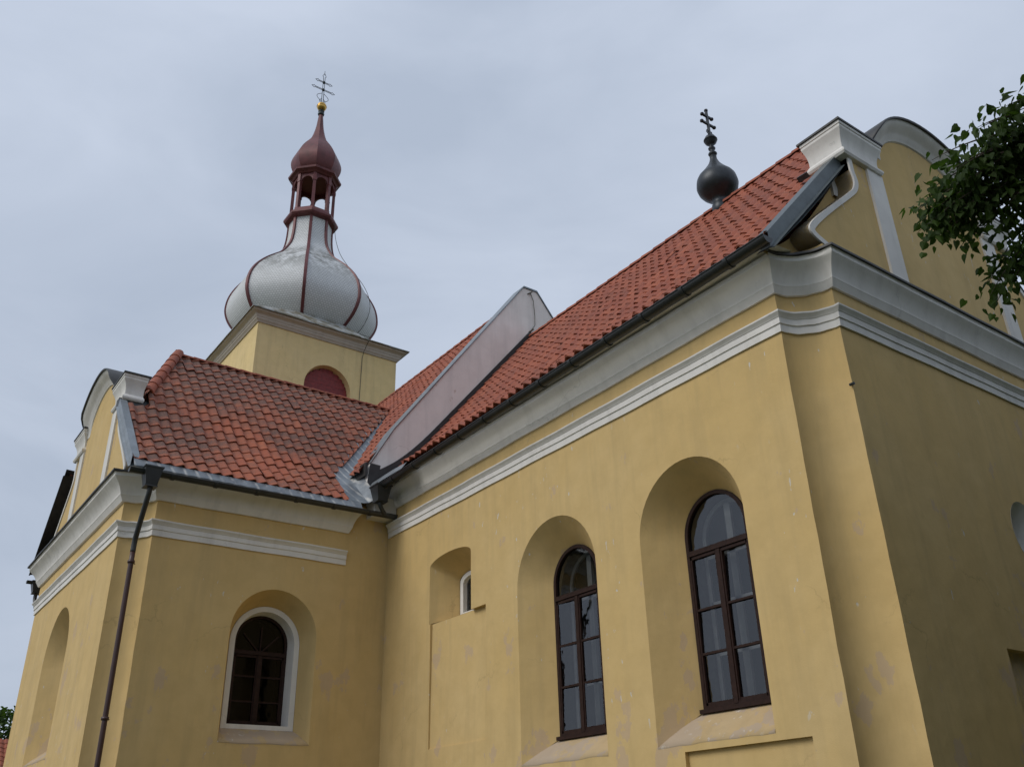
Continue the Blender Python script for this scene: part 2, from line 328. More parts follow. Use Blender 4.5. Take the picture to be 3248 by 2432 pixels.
def ring_bar(mb, pl, a, b, d0, d1):                          # a solid ring between two loops of the same count
    n = len(a)
    A0 = [pl.p(u, z, d0) for u, z in a]; B0 = [pl.p(u, z, d0) for u, z in b]; A1 = [pl.p(u, z, d1) for u, z in a]; B1 = [pl.p(u, z, d1) for u, z in b]
    fs = []
    for i in range(n):
        k = (i + 1) % n
        fs += [(i, k, n + k, n + i), (2 * n + i, 3 * n + i, 3 * n + k, 2 * n + k), (i, 2 * n + i, 2 * n + k, k), (n + i, n + k, 3 * n + k, 3 * n + i)]
    mb.add(A0 + B0 + A1 + B1, fs)
def bar(mb, pl, u0, u1, z0, z1, d0, d1):
    p = [pl.p(u, z, d) for d in (d0, d1) for u, z in ((u0, z0), (u1, z0), (u1, z1), (u0, z1))]
    mb.add(p, [(0, 1, 2, 3), (4, 7, 6, 5), (0, 4, 5, 1), (1, 5, 6, 2), (2, 6, 7, 3), (3, 7, 4, 0)])
def sweep(path, prof, closed_ends=True):                    # path(d) -> xy list, prof [(d, z)]
    ref = path(0.0); cnt = [max(1, int(math.dist(a, b) / .45)) for a, b in zip(ref, ref[1:])]; rows = []
    for d, z in prof:                                       # old stucco: the run wanders by a few millimetres
        p = path(d); q = []
        for a, b, n in zip(p, p[1:], cnt): q += [(a[0] + (b[0] - a[0]) * i / n, a[1] + (b[1] - a[1]) * i / n) for i in range(n)]
        q.append(p[-1])
        rows.append([(x, y, z + .0045 * math.sin(i * 1.7 + z * 3) + .003 * math.sin(i * .63 + d * 9)) for i, (x, y) in enumerate(q)])
    mb = MB(); mb.grid(rows)
    if closed_ends:
        n = len(rows[0])
        mb.f.append(tuple(j * n for j in range(len(rows)))); mb.f.append(tuple(j * n + n - 1 for j in reversed(range(len(rows)))))
    return mb
def qarc(cx, cy, ax, ay, n=10):                             # quarter ellipse from (cx+ax, cy) to (cx, cy+ay)
    return [(cx + ax * math.cos(PI / 2 * i / n), cy + ay * math.sin(PI / 2 * i / n)) for i in range(n + 1)]
def smooth_line(pts, per=6):
    out = []
    P = [pts[0]] + list(pts) + [pts[-1]]
    for i in range(1, len(P) - 2):
        p0, p1, p2, p3 = [Vector(q) for q in P[i - 1:i + 3]]
        for k in range(per):
            t = k / per
            out.append(0.5 * ((2 * p1) + (p2 - p0) * t + (2 * p0 - 5 * p1 + 4 * p2 - p3) * t * t + (3 * p1 - p0 - 3 * p2 + p3) * t ** 3))
    out.append(Vector(pts[-1])); return out
class Prof:                                                 # roof profile (h, z), from eave to ridge
    def __init__(s, pts):
        s.p = smooth_line([(a, b) for a, b in pts], 8); s.l = [0]
        for a, b in zip(s.p, s.p[1:]): s.l.append(s.l[-1] + (b - a).length)
        s.L = s.l[-1]
    def at(s, t):
        t = max(0, min(s.L, t))
        for i in range(len(s.p) - 1):
            if t <= s.l[i + 1] or i == len(s.p) - 2:
                f = (t - s.l[i]) / (s.l[i + 1] - s.l[i]); q = s.p[i].lerp(s.p[i + 1], f); d = (s.p[i + 1] - s.p[i]).normalized(); nn = Vector((-d.y, d.x))
                return q, (nn if nn.y > 0 else -nn)
    def h_of_z(s, z):
        for a, b in zip(s.p, s.p[1:]):
            if a.y <= z <= b.y: return a.x + (b.x - a.x) * (z - a.y) / (b.y - a.y)
        return s.p[0].x if z < s.p[0].y else s.p[-1].x
    def z_of_h(s, h):
        for a, b in zip(s.p, s.p[1:]):
            if min(a.x, b.x) <= h <= max(a.x, b.x): return a.y + (b.y - a.y) * (h - a.x) / (b.x - a.x)
        return s.p[0].y if abs(h - s.p[0].x) < abs(h - s.p[-1].x) else s.p[-1].y
def tiles(mb, u0, u1, prof, mapf, clamp=None, w=0.255, g=0.44, jitter=1.5, seed=1, flip=1, nseg=10, amp=0.039):
    """pantile rows; mapf(u, h, z) -> xyz; clamp(z) -> (lo, hi) range of u left uncovered beyond; uv carries tile numbers"""
    rnd = random.Random(seed)
    nc = int(round((u1 - u0) / w)); nr = int(math.ceil(prof.L / g))
    for j in range(nr):
        s0 = j * g; s1 = min(prof.L, s0 + g + 0.06)
        if prof.L - s0 < 0.08: continue
        for i in range(nc):
            ua = u0 + i * w
            zc = prof.at((s0 + s1) / 2)[0].y
            lo, hi = clamp(zc) if clamp else (-1e9, 1e9)
            if ua + w < lo + 0.02 or ua > hi - 0.02: continue
            du = rnd.uniform(-.004, .004) * jitter; lift = rnd.uniform(0, .009) * jitter; tw = rnd.uniform(-.008, .008) * jitter
            ds = rnd.uniform(-.008, .008) * jitter
            if rnd.random() < 0.02 * jitter: lift += 0.02; ds -= 0.02
            vs, uvs = [], []
            for (sv, lf) in ((s0 + ds, 0.012), (s0 + ds, 0.034), (s0 + g * .5, 0.021), (s1, 0.004)):
                q, nn = prof.at(sv)
                for k in range(nseg + 1):
                    f = k / nseg
                    wave = amp * (math.sin(2 * PI * (f * flip) + 0.4) + 0.22 * math.sin(4 * PI * (f * flip) + 0.9))
                    off = lf + wave + lift + tw * (f - .5) + 0.035
                    uu = ua + (f * 1.02) * w + du
                    pz = q.y + nn.y * off
                    l2, h2 = clamp(pz) if clamp else (-1e9, 1e9)
                    uu = min(max(uu, l2), h2)
                    vs.append(mapf(uu, q.x + nn.x * off, pz)); uvs.append((i + 0.02 + f * .96, j + 0.02 + .96 * (sv - s0 + .05) / (g + .12)))
            n = nseg + 1
            fs = [(r * n + k, r * n + k + 1, (r + 1) * n + k + 1, (r + 1) * n + k) for r in range(3) for k in range(nseg)]
            mb.add(vs, fs, uvs)
def ridge_caps(mb, a, b, r=0.12, ln=0.43, seed=3, drop=0.0):
    a, b = Vector(a), Vector(b); d = b - a; n = max(1, int(d.length / ln)); t = d.normalized(); rnd = random.Random(seed)
    side = t.cross(Vector((0, 0, 1))).normalized(); up = side.cross(t).normalized()
    for i in range(n):
        p0 = a + d * (i / n); p1 = a + d * ((i + 1.12) / n); rows = []; uv = []
        for (p, rr, lf) in ((p0, r * .80, 0), (p0, r * 1.06, .012), (p1, r * .94, .002)):
            row = []
            for k in range(9):
                an = PI * (k / 8) * 1.1 - PI * .05
                row.append(p + side * math.cos(an) * rr + up * (math.sin(an) * rr * .85 + lf - drop))
            rows.append(row); uv.append([(i + .5, 100 + .5)] * 9)
        mb.grid(rows, False, uv)

# ------------------------------------------------------------------ key numbers of the church (metres)
LW, FX = 10.0, -6.40              # long wall plane y, chancel facade plane x
CX, CF = -18.65, 4.13             # chapel side plane x, chapel front plane y
YC, XC = 14.5, -23.1              # ridge lines of chancel/nave and of the chapel
TX0, TX1, TY0, TY1 = -39.6, -33.0, 11.17, 17.77
P_long = Pl((0, LW, 0), (1, 0, 0), (0, -1, 0))
P_fac = Pl((FX, 0, 0), (0, 1, 0), (1, 0, 0))
P_side = Pl((CX, 0, 0), (0, 1, 0), (1, 0, 0))
P_front = Pl((0, CF, 0), (1, 0, 0), (0, -1, 0))
P_tow = Pl((TX1, 0, 0), (0, 1, 0), (1, 0, 0))

church = empty('church', (-18, 12, 0))
tag(church, 'ochre baroque church with red tiled roofs and a silver onion dome', 'church')
church_inv = Matrix.Translation((18, -12, 0))
def part(mb, name, m, parent=None, **k):
    o = mb.build(name, m, None, **k)
    o.parent = parent or church
    if parent is None: o.matrix_parent_inverse = church_inv
    return o

# ------------------------------------------------------------------ walls with recesses
def recess(mb, pl, c, h, z0, sp, hb, zb, spb, depth, rise=None, riseb=None):
    """splayed round-arched recess; returns the front loop"""
    a = arch(c, h, z0, sp, rise=rise); b = arch(c, hb, zb, spb, rise=riseb)
    bridge(mb, pl, a, 0, b, -depth); return a, b
def sill(pl, c, h, z0, hb, zb, depth, parent):
    mb = MB(); n = 10; rows = []; rnd = random.Random(int(c * 10))
    for j in range(5):
        t = j / 4; row = []
        for i in range(n + 1):
            f = i / n * 2 - 1; hh = h + (hb - h) * t
            row.append(pl.p(c + f * hh * 1.0, z0 + (zb - z0) * t + 0.03 * math.sin(t * PI) + (rnd.uniform(-.012, .006) if j == 0 else rnd.uniform(-.005, .005)), -depth * t + (0.012 if j == 0 else 0)))
        rows.append(row)
    mb.grid(rows); bot = [Vector(p) - Vector((0, 0, 0.03)) - pl.n * 0.02 for p in rows[0]]
    mb.grid([bot, rows[0]])
    return mb.build('sill', M['sill'], parent, smooth=True)
def window(pl, c, hb, zb, spb, depth, trans=None, bars=(), fr=0.062, label=None, fan=False, inner=True, ledge=True, tilt=None):
    """brown arched wooden window: frame (the part), with glass, ledge and pale inner frame as sub-parts"""
    d1, d0 = -depth + 0.03, -depth - 0.05
    a = arch(c, hb, zb, spb); b = arch(c, hb - fr, zb + fr, spb)
    f = MB(); ring_bar(f, pl, a, b, d1, d0)
    trans = trans or spb
    bar(f, pl, c - hb + fr * .6, c + hb - fr * .6, trans - .04, trans + .04, d1 + .012, d0)
    bar(f, pl, c - .04, c + .04, zb + fr * .6, trans - .05, d1 + .008, d0)
    for z in bars: bar(f, pl, c - hb + fr * .6, c + hb - fr * .6, z - .017, z + .017, d1 - .012, d0 + .01)
    for s in (-1, 1):                                       # sash rails round each casement
        bar(f, pl, c + s * .04, c + s * (.04 + .028), zb + fr, trans - .05, d1 - .008, d0 + .005)
        bar(f, pl, c + s * (hb - fr - .03), c + s * (hb - fr + .003), zb + fr, trans - .05, d1 - .008, d0 + .005)
        bar(f, pl, c + s * .06, c + s * (hb - fr), trans - .095, trans - .05, d1 - .008, d0 + .005)
        bar(f, pl, c + s * .06, c + s * (hb - fr), zb + fr - .005, zb + fr + .04, d1 - .008, d0 + .005)
    if fan:
        for an in (45, 90, 135):
            p = [pl.p(c + math.cos(math.radians(an)) * r + sx * math.sin(math.radians(an)) * .014, trans + math.sin(math.radians(an)) * r - sx * math.cos(math.radians(an)) * .014, d) for d in (d1 - .01, d0 + .01) for r, sx in ((.05, -1), (.05, 1), (hb - fr * .8, 1), (hb - fr * .8, -1))]
            f.add(p, [(0, 1, 2, 3), (4, 7, 6, 5), (0, 4, 5, 1), (1, 5, 6, 2), (2, 6, 7, 3), (3, 7, 4, 0)])
    w = part(f, 'window', M['brown'], label=label)
    gm = M['glass'] if inner else M['glass_dark']; prnd = random.Random(int(c * 100))
    if tilt is None:
        g = MB(); tess(g, pl, arch(c, hb - fr * .5, zb + fr * .5, spb), (), -depth - 0.015); g.build('pane', gm, w, recalc=False)
    else:                                                   # fanlight, and two casements that do not sit quite flat
        top = [(u, z) for u, z in arch(c, hb - fr * .5, zb + fr * .5, spb) if z >= trans]
        g = MB(); tess(g, pl, [(c - hb + fr * .5, trans)] + top + [(c + hb - fr * .5, trans)], (), -depth - 0.015); g.build('pane', gm, w, recalc=False)
        for s, tl in zip((-1, 1), tilt):
            u0, u1 = sorted((c + s * .04, c + s * (hb - fr * .5))); lv = [zb + fr * .5] + sorted(bars) + [trans]
            for z0, z1 in zip(lv, lv[1:]):
                e = math.tan(math.radians(tl + prnd.uniform(-2.4, 2.4))) * (u1 - u0) / 2; e2 = math.tan(math.radians(prnd.uniform(-2.2, 2.2))) * (z1 - z0) / 2
                g = MB(); g.add([pl.p(u0, z0, -depth - .015 - e - e2), pl.p(u1, z0, -depth - .015 + e - e2), pl.p(u1, z1, -depth - .015 + e + e2), pl.p(u0, z1, -depth - .015 - e + e2)], [(0, 1, 2, 3)])
                a_, b_, c_ = [Vector(g.v[i]) for i in (0, 1, 2)]
                if (b_ - a_).cross(c_ - a_).dot(pl.n) < 0: g.f = [(3, 2, 1, 0)]
                g.build('pane', gm, w, recalc=False)
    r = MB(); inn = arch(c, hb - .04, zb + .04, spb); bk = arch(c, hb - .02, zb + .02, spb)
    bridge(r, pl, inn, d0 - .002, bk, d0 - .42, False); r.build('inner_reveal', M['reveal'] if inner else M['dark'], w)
    k = MB(); tess(k, pl, bk, (), d0 - .42); k.build('dark_backing', M['dark'], w)  # flat dark sheet, painted to pass for the unlit room
    if inner:
        q = MB(); di = d0 - .26
        ring_bar(q, pl, arch(c, hb - .06, zb + .06, spb), arch(c, hb - .13, zb + .13, spb), di, di - .04)
        bar(q, pl, c - .06, c + .06, zb + .1, spb + hb - .1, di, di - .05)
        for z in (trans - .02, trans - .75, trans - 1.5):
            bar(q, pl, c - hb + .1, c + hb - .1, z - .03, z + .03, di, di - .04)
        q.build('inner_frame', M['pale_wood'], w)
    if ledge:
        l = MB(); bar(l, pl, c - hb - .02, c + hb + .02, zb - .045, zb + .012, d1 + .07, d0); l.build('ledge', M['brown'], w)
    return w

def wob(rnd, a): return rnd.uniform(-a, a)
# chancel: long wall, concave corner, facade
rnd = random.Random(5)
mb = MB(); zs = [0, 1.5] + [2.3 + .35 * i for i in range(20)] + [9.6]
eL = [(-6.98 + wob(rnd, .006), z) for z in zs]; eF = [(10.58 + wob(rnd, .006), z) for z in zs]
h3, b3 = recess(mb, P_long, -9.18, 1.07, 2.85, 5.86, .64, 3.33, 5.89, .60)
h2, b2 = recess(mb, P_long, -12.45, 1.115, 2.85, 5.815, .63, 3.27, 5.86, .50)
panel = [(-16.65, 3.38), (-14.6, 3.38), (-14.6, 5.815), (-15.11, 5.815), (-16.65, 5.815)]
nich = arch(-15.905, .795, 5.815, 7.01, n=14, rise=.18)
low = [(-9.73, 0.9), (-7.56, 0.9), (-7.56, 2.745), (-9.73, 2.745)]
hole_np = [(-16.65, 3.38), (-16.65, 5.815)] + [(-16.70, 5.815)] + nich[1:-1] + [(-15.11, 5.815), (-14.6, 5.815), (-14.6, 3.38)]
tess(mb, P_long, [(CX, 0)] + eL + [(CX, 9.6)], (h3, h2, hole_np, low))
# blocked lower opening: a panel that lies a little behind the wall face, and the niche above it
tp = [(-16.65, 3.38, -.03), (-14.6, 3.38, -.012), (-14.6, 5.815, -.10), (-16.65, 5.815, -.055)]
mb.add([P_long.p(*q) for q in tp] + [P_long.p(q[0], q[1], 0) for q in tp], [(0, 1, 2, 3), (0, 4, 5, 1), (1, 5, 6, 2), (3, 7, 4, 0)])
nb = arch(-15.905, .46, 5.99, 6.72, n=14, rise=.15)
bridge(mb, P_long, nich, 0, nb, -.55)
mb.add([P_long.p(-16.70, 5.815, 0), P_long.p(-15.11, 5.815, 0), P_long.p(-15.46, 5.90, -.55), P_long.p(-16.36, 5.90, -.55), P_long.p(-16.65, 5.815, -.055), P_long.p(-15.11, 5.815, -.085)], [(4, 5, 2, 3)])
mb.add([P_long.p(-15.11, 5.815, 0), P_long.p(-14.6, 5.815, 0), P_long.p(-14.6, 5.815, -.10), P_long.p(-15.11, 5.815, -.10)], [(0, 1, 2, 3)])
mb.add([P_long.p(u, z, d) for u, z, d in ((-9.73, .9, -.07), (-7.56, .9, -.07), (-7.56, 2.745, -.07), (-9.73, 2.745, -.07), (-9.73, .9, 0), (-7.56, .9, 0), (-7.56, 2.745, 0), (-9.73, 2.745, 0))], [(0, 1, 2, 3), (0, 4, 5, 1), (1, 5, 6, 2), (2, 6, 7, 3), (3, 7, 4, 0)])
# facade
oc = [(14.5 + .42 * math.cos(2 * PI * i / 28) * 1.0, 5.75 + .50 * math.sin(2 * PI * i / 28)) for i in range(28)]
oc2 = [(14.5 + .24 * math.cos(2 * PI * i / 28), 5.75 + .32 * math.sin(2 * PI * i / 28)) for i in range(28)]
fn = [(12.95, .6), (16.05, .6), (16.05, 3.87), (12.95, 3.87)]
eF2 = [(18.42, z) for z in zs]
tess(mb, P_fac, eF + list(reversed(eF2)), (oc, fn))
mb.add([P_fac.p(u, z, d) for d in (-.14, 0) for u, z in fn], [(0, 1, 2, 3), (0, 4, 5, 1), (1, 5, 6, 2), (2, 6, 7, 3), (3, 7, 4, 0)])
# concave corners
def corner(mb, eA, eB, cx, cy, pa, pb):
    rows = []
    for (ua, z), (ub, _) in zip(eA, eB):
        row = []
        A = pa(ua); B = pb(ub)
        for i in range(13):
            t = PI / 2 * i / 12
            row.append((cx + (A[0] - cx) * math.cos(t) + (B[0] - cx) * math.sin(t), cy + (A[1] - cy) * math.cos(t) + (B[1] - cy) * math.sin(t), z))
        row[0] = (A[0], A[1], z); row[-1] = (B[0], B[1], z); rows.append(row)
    mb.grid(rows)
corner(mb, eL, eF, FX, LW, lambda u: (u, LW), lambda u: (FX, u))
corner(mb, [(-6.98, z) for z in zs], [(18.42, z) for z in zs], FX, 19.0, lambda u: (u, 19.0), lambda u: (FX, u))
mb.add([(-6.98, 19, 0), (CX, 19, 0), (CX, 19, 9.6), (-6.98, 19, 9.6)], [(0, 1, 2, 3)])
chancel_wall = part(mb, 'chancel_wall', M['ochre'], ang=35)
# oculus with a white reveal
mb = MB(); bridge(mb, P_fac, oc, .004, oc2, -.32, False); part(mb, 'oculus_reveal', M['trim'], smooth=True)
mb = MB(); tess(mb, P_fac, oc2, (), -.32); part(mb, 'oculus_pane', M['glass'], recalc=False)
mb = MB(); tess(mb, P_fac, oc2, (), -.40); part(mb, 'oculus_dark_backing', M['dark'])  # dark sheet in place of the unlit space behind
mb = MB(); mb.tube([P_fac.p(10.55, 7.22, -.02), P_fac.p(10.55, 7.22, .05)], .022, 8); part(mb, 'wall_bolt', M['iron'])
w3 = window(P_long, -9.18, .64, 3.33, 5.89, .60, 5.65, (4.77, 4.12), tilt=(-1.5, 0.8), label='tall arched window nearest the corner, sky reflected in its panes')
w2 = window(P_long, -12.45, .63, 3.27, 5.86, .50, 5.62, (4.78, 4.08), tilt=(-5, -4), label='tall arched window in the middle of the long wall')
sill(P_long, -9.18, 1.07, 2.85, .66, 3.30, .60, w3); sill(P_long, -12.45, 1.115, 2.85, .65, 3.24, .50, w2)
# small window in the niche: white jamb and dark pane
wa, wb = arch(-15.905, .40, 5.95, 6.68, n=14, rise=.17), arch(-15.905, .29, 6.02, 6.62, n=14, rise=.14)
mb = MB(); ring_bar(mb, P_long, wa, wb, -.52, -.66)
nw = part(mb, 'niche_window', M['trim'], label='small white framed window deep in a square niche')
mb = MB(); tess(mb, P_long, wb, (), -.62); mb.build('pane', M['glass'], nw, recalc=False)
mb = MB(); tess(mb, P_long, wa, (), -.72); mb.build('dark_backing', M['dark'], nw)

# chapel: front and two sides with concave corners
mb = MB(); rnd = random.Random(9); zs = [0, 1.5] + [2.3 + .35 * i for i in range(18)] + [8.85]
cs = [(4.67 + wob(rnd, .006), z) for z in zs]; cf = [(-19.11 + wob(rnd, .006), z) for z in zs]
CXL = 2 * XC - CX; cfl = [(2 * XC + 19.11, z) for z in zs]
hs, bs = recess(mb, P_side, 7.42, .95, 3.58, 5.69, .77, 3.90, 5.60, .48)
tess(mb, P_side, cs + [(10.0, 8.85), (10.0, 0)], (hs,))
hf, bf = recess(mb, P_front, -23.35, 1.2, 3.49, 5.62, .70, 3.95, 5.66, .55)
tess(mb, P_front, cf + list(reversed(cfl)), (hf,))
corner(mb, cs, cf, CX, CF, lambda u: (CX, u), lambda u: (u, CF))
corner(mb, [(4.67, z) for z in zs], cfl, CXL, CF, lambda u: (CXL, u), lambda u: (u, CF))
mb.add([(CXL, 4.67, 0), (CXL, 10, 0), (CXL, 10, 8.85), (CXL, 4.67, 8.85)], [(0, 1, 2, 3)])
part(mb, 'chapel_wall', M['ochre'], ang=35)
wl = arch(7.42, .77, 3.88, 5.60); wi = arch(7.42, .60, 3.97, 5.62)
ws = window(P_side, 7.42, .60, 3.97, 5.62, .72, 5.43, (4.95, 4.45), fr=.06, fan=True, inner=False, ledge=False, label='dark arched window with a white surround on the chapel side wall')
mb = MB(); a2 = arch(7.42, .655, 3.97, 5.605)
ring_bar(mb, P_side, wl, a2, -.45, -.5); bridge(mb, P_side, a2, -.4505, wi, -.70); mb.build('white_surround', M['trim'], ws, ang=40)
sill(P_side, 7.42, .95, 3.58, .77, 3.89, .48, ws)
wf = window(P_front, -23.35, .70, 3.95, 5.66, .55, 5.5, (4.7, 4.1), label='window in the round arched recess of the chapel front')
sill(P_front, -23.35, 1.2, 3.49, .72, 3.92, .55, wf)

# ------------------------------------------------------------------ string courses and cornices
def chan_path(d):
    e = .8 * d
    a = [(-18.58, LW - d), (-6.98 + e, LW - d)]
    for i in range(1, 13):
        t = PI / 2 * i / 12; X1, Y1, X2, Y2 = -6.98 + e, LW - d, FX + d, 10.58 - e
        a.append((X2 + (X1 - X2) * math.cos(t), Y1 + (Y2 - Y1) * math.sin(t)))
    b = [(FX + d, 18.42 + e)]
    for i in range(1, 13):
        t = PI / 2 * i / 12; X1, Y1, X2, Y2 = -6.98 + e, 19 + d, FX + d, 18.42 + e
        b.append((X1 + (X2 - X1) * (1 - math.sin(t)) , Y2 + (Y1 - Y2) * (1 - math.cos(t))))
    return a + b + [(-18.58, 19 + d)]
def chap_path(yend, mit=0.0):
    def f(d):
        e = .8 * d; X1, Y1, X2, Y2 = CX + d, 4.67 - e, -19.11 + e, CF - d
        a = [(X1, yend + mit * d), (X1, Y1)] + [(X1 + (X2 - X1) * math.sin(PI / 2 * i / 12), Y2 + (Y1 - Y2) * math.cos(PI / 2 * i / 12)) for i in range(1, 13)]
        return a + [(2 * XC - x, y) for x, y in reversed(a)]
    return f
BAND = [(-.02, 8.165), (.03, 8.165), (.032, 8.285), (.050, 8.291), (.052, 8.385), (.062, 8.392), (.072, 8.415), (.097, 8.437), (.110, 8.455), (.110, 8.478), (.085, 8.49), (-.02, 8.50)]
CORN = [(-.02, 8.805), (.040, 8.805), (.050, 8.83), (.065, 8.87), (.080, 8.905), (.088, 8.925), (.092, 8.928), (.092, 8.947), (.10, 8.985), (.12, 9.055), (.15, 9.125), (.19, 9.19), (.22, 9.23), (.24, 9.26), (.24, 9.315), (.255, 9.33), (-.02, 9.34)]
SHEET = [(.22, 9.341), (.272, 9.338), (.282, 9.345), (.282, 9.38), (.262, 9.388), (-.05, 9.455), (-.05, 9.344)]
part(sweep(chan_path, BAND), 'string_course', M['trim'], ang=30)
cc = part(sweep(chan_path, CORN), 'cornice', M['trim'], ang=30)
sp = sweep(lambda d: [p for p in chan_path(d)][1:-1], SHEET).build('sheet_cover', M['sheet'], cc, ang=30)
sp.matrix_parent_inverse = church_inv if False else Matrix.Identity(4)
part(sweep(chap_path(8.94), [(d, z - .775) for d, z in BAND]), 'string_course', M['trim'], ang=30)
cp = part(sweep(chap_path(8.92, .8), [(d * 1.33, z - .675) for d, z in CORN]), 'cornice', M['trim'], ang=30)
sweep(lambda d: chap_path(5.0)(d)[1:-1], [(d * 1.33, z - .675) for d, z in SHEET]).build('sheet_cover', M['sheet'], cp, ang=30)
mb = MB(); mb.box((CX - .05, 9.42, 8.55), (CX + .40, 9.98, 9.02)); part(mb, 'cornice_return', M['trim'])
mb = MB(); mb.box((-19.14, 9.30, 9.62), (-18.60, 9.345, 9.96)); part(mb, 'wall_end_panel', M['sheet'])  # dark panel covering the pale end of the nave gable wall

# ------------------------------------------------------------------ gables
def gable(pl, cu, zo, su, name, sheet_depth=.62, az=0.0):
    G = Pl(pl.o + pl.u * cu + Vector((0, 0, zo)), pl.u, pl.n)
    outer = [(-2.57, 12.06), (-2.57, 11.67), (-2.53, 11.47), (-2.60, 11.27), (-2.79, 11.08), (-3.39, 10.56), (-3.84, 10.17), (-4.08, 9.92), (-4.12, 9.80), (-4.02, 9.70), (-3.71, 9.60), (-3.62, 9.3)]
    inner = [(-2.46, 12.06), (-2.46, 11.67), (-2.42, 11.45), (-2.50, 11.25), (-2.70, 11.04), (-3.31, 10.51), (-3.75, 10.11), (-3.97, 9.88), (-3.99, 9.82), (-3.91, 9.77), (-3.63, 9.68), (-3.52, 9.3)]
    sm = lambda q: [(p.x * su, p.y) for p in smooth_line(q[1:-1], 4)]
    o2 = [(outer[0][0] * su, outer[0][1])] + sm(outer) + [(outer[-1][0] * su, outer[-1][1])]
    i2 = [(inner[0][0] * su, inner[0][1])] + sm(inner) + [(inner[-1][0] * su, inner[-1][1])]
    A, RI = 1.42 * su, .88
    tym = [(A * math.cos(PI * i / 24), 12.45 + az + RI * math.sin(PI * i / 24)) for i in range(25)]
    mb = MB()
    top = [(2.0 * su, 12.0), (2.0 * su, 12.40)] + tym + [(-2.0 * su, 12.40), (-2.0 * su, 12.0)]
    full = [(-u, z) for u, z in reversed(o2)] + top + o2
    tess(mb, G, full, (), 0); nf = len(full)
    mb.grid([[G.p(u, z, 0) for u, z in full], [G.p(u, z, -.34) for u, z in full]], True)
    tess(mb, G, full, (), -.34)
    g = part(mb, name, M['ochre'])
    for s in (1, -1):
        m1 = MB(); a = [G.p(s * u, z, .032) for u, z in o2]; b = [G.p(s * u, z, .03) for u, z in i2]
        m1.grid([[G.p(s * u, z, -.345) for u, z in o2], a, b, [G.p(s * u, z, 0) for u, z in i2]]); m1.build('scroll_border', M['trim'], g, ang=50)
        m2 = MB(); u0, u1 = sorted((s * 1.60 * su, s * 2.05 * su)); bar(m2, G, u0, u1, 9.3, 11.925, -.01, .042); m2.build('pilaster_strip', M['trim'], g)
        # pedestal above the pilaster
        m3 = MB(); uc, hw = 2.18 * su, .515 * su
        prof = [(.0, 11.6), (.0, 11.92), (.045, 11.93), (.07, 11.97), (.07, 12.01), (.035, 12.06), (.012, 12.09), (.012, 12.18), (.022, 12.26), (.05, 12.35), (.085, 12.42), (.10, 12.45), (.10, 12.50), (.115, 12.51), (.115, 12.565)]
        loops = []
        for d, z in prof:
            k = hw - .02 + d; dd = .03 + d
            zz = z
            loops.append([G.p(s * uc - k, zz, dd), G.p(s * uc + k, zz, dd), G.p(s * uc + k, zz, -sheet_depth - d * .5), G.p(s * uc - k, zz, -sheet_depth - d * .5)])
        loops = loops[1:]
        m3.grid(loops, True); m3.f.append(tuple(range(4))[::-1]); m3.f.append(tuple(len(m3.v) - 4 + i for i in range(4)))
        m3.build('pedestal', M['trim'], g, ang=25)
        m3 = MB(); k = hw + .15; kk = hw - .03
        m3.add([G.p(s * uc + sg * kk, z, d) for z in (11.3, 11.925) for sg, d in ((-1, -.30), (1, -.30), (1, -sheet_depth), (-1, -sheet_depth))], [(0, 1, 5, 4), (1, 2, 6, 5), (2, 3, 7, 6), (3, 0, 4, 7)])
        m3.build('pedestal_base', M['trim'], g)
        m4 = MB(); k = hw + .125; bar(m4, G, s * uc - k, s * uc + k, 12.566, 12.605, -sheet_depth - .10, .165); m4.build('pedestal_sheet', M['sheet'], g)
    prof = [(-.02, -.01), (0, .03), (.05, .05), (.08, .075), (.11, .085), (.15, .12), (.20, .17), (.25, .215), (.29, .24), (.33, .25), (.33, .255)]
    def arow(r, d, e=0):
        o = []
        for i in range(29):
            k = min(1.0, min(i, 28 - i) / 5); k = .12 + .88 * k * k * (3 - 2 * k)
            o.append(G.p((A + r) * math.cos(PI * i / 28), 12.43 + az + (RI + r) * math.sin(PI * i / 28), d * k if d > 0 else d))
        return o
    m5 = MB(); m5.grid([arow(r, d) for r, d in prof]); m5.build('arch_moulding', M['trim'], g, ang=40)
    m6 = MB(); m6.grid([arow(.325, .252, 3), arow(.325, .29, 3), arow(.355, .30, 3), arow(.365, .27, 3), arow(.365, -sheet_depth - .1, 3), arow(-.01, -sheet_depth - .1, 3)]); m6.build('arch_sheet', M['sheet'], g, ang=40)
    return g
gable(Pl((FX - .05, 0, 0), (0, 1, 0), (1, 0, 0)), YC, 0.0, 1.0, 'chancel_gable')
gable(Pl((0, CF - .0, 0), (1, 0, 0), (0, -1, 0)), XC, -.80, .87, 'chapel_gable', .36, -.14)

# ------------------------------------------------------------------ roofs
R_ch = Prof([(9.52, 9.42), (10.2, 9.90), (10.9, 10.60), (11.8, 11.68), (13.0, 13.14), (14.5, 14.97)])      # chancel, h = y
R_nv = Prof([(9.25, 9.72), (9.6, 10.18), (10.1, 10.83), (12.0, 13.33), (14.4, 16.42)])                   # nave, h = y
R_cp = Prof([(4.82, 8.74), (4.2, 9.28), (3.5, 9.93), (2.6, 10.93), (1.6, 12.08), (0, 13.78)])             # chapel, h = distance from the ridge
def gap_ch(z):
    lo = -18.58 + .0
    if z < 9.93: lo = -17.15 + max(0, (z - 9.5)) * -.5
    hi = -6.60 if z < 11.9 else -6.98 - (z - 12.3) * .42
    return lo, min(hi, -6.60)
mb = MB(); tiles(mb, -18.6, -6.5, R_ch, lambda u, h, z: (u, h, z), gap_ch, seed=2)
def gap_n(z): return gap_ch(z)
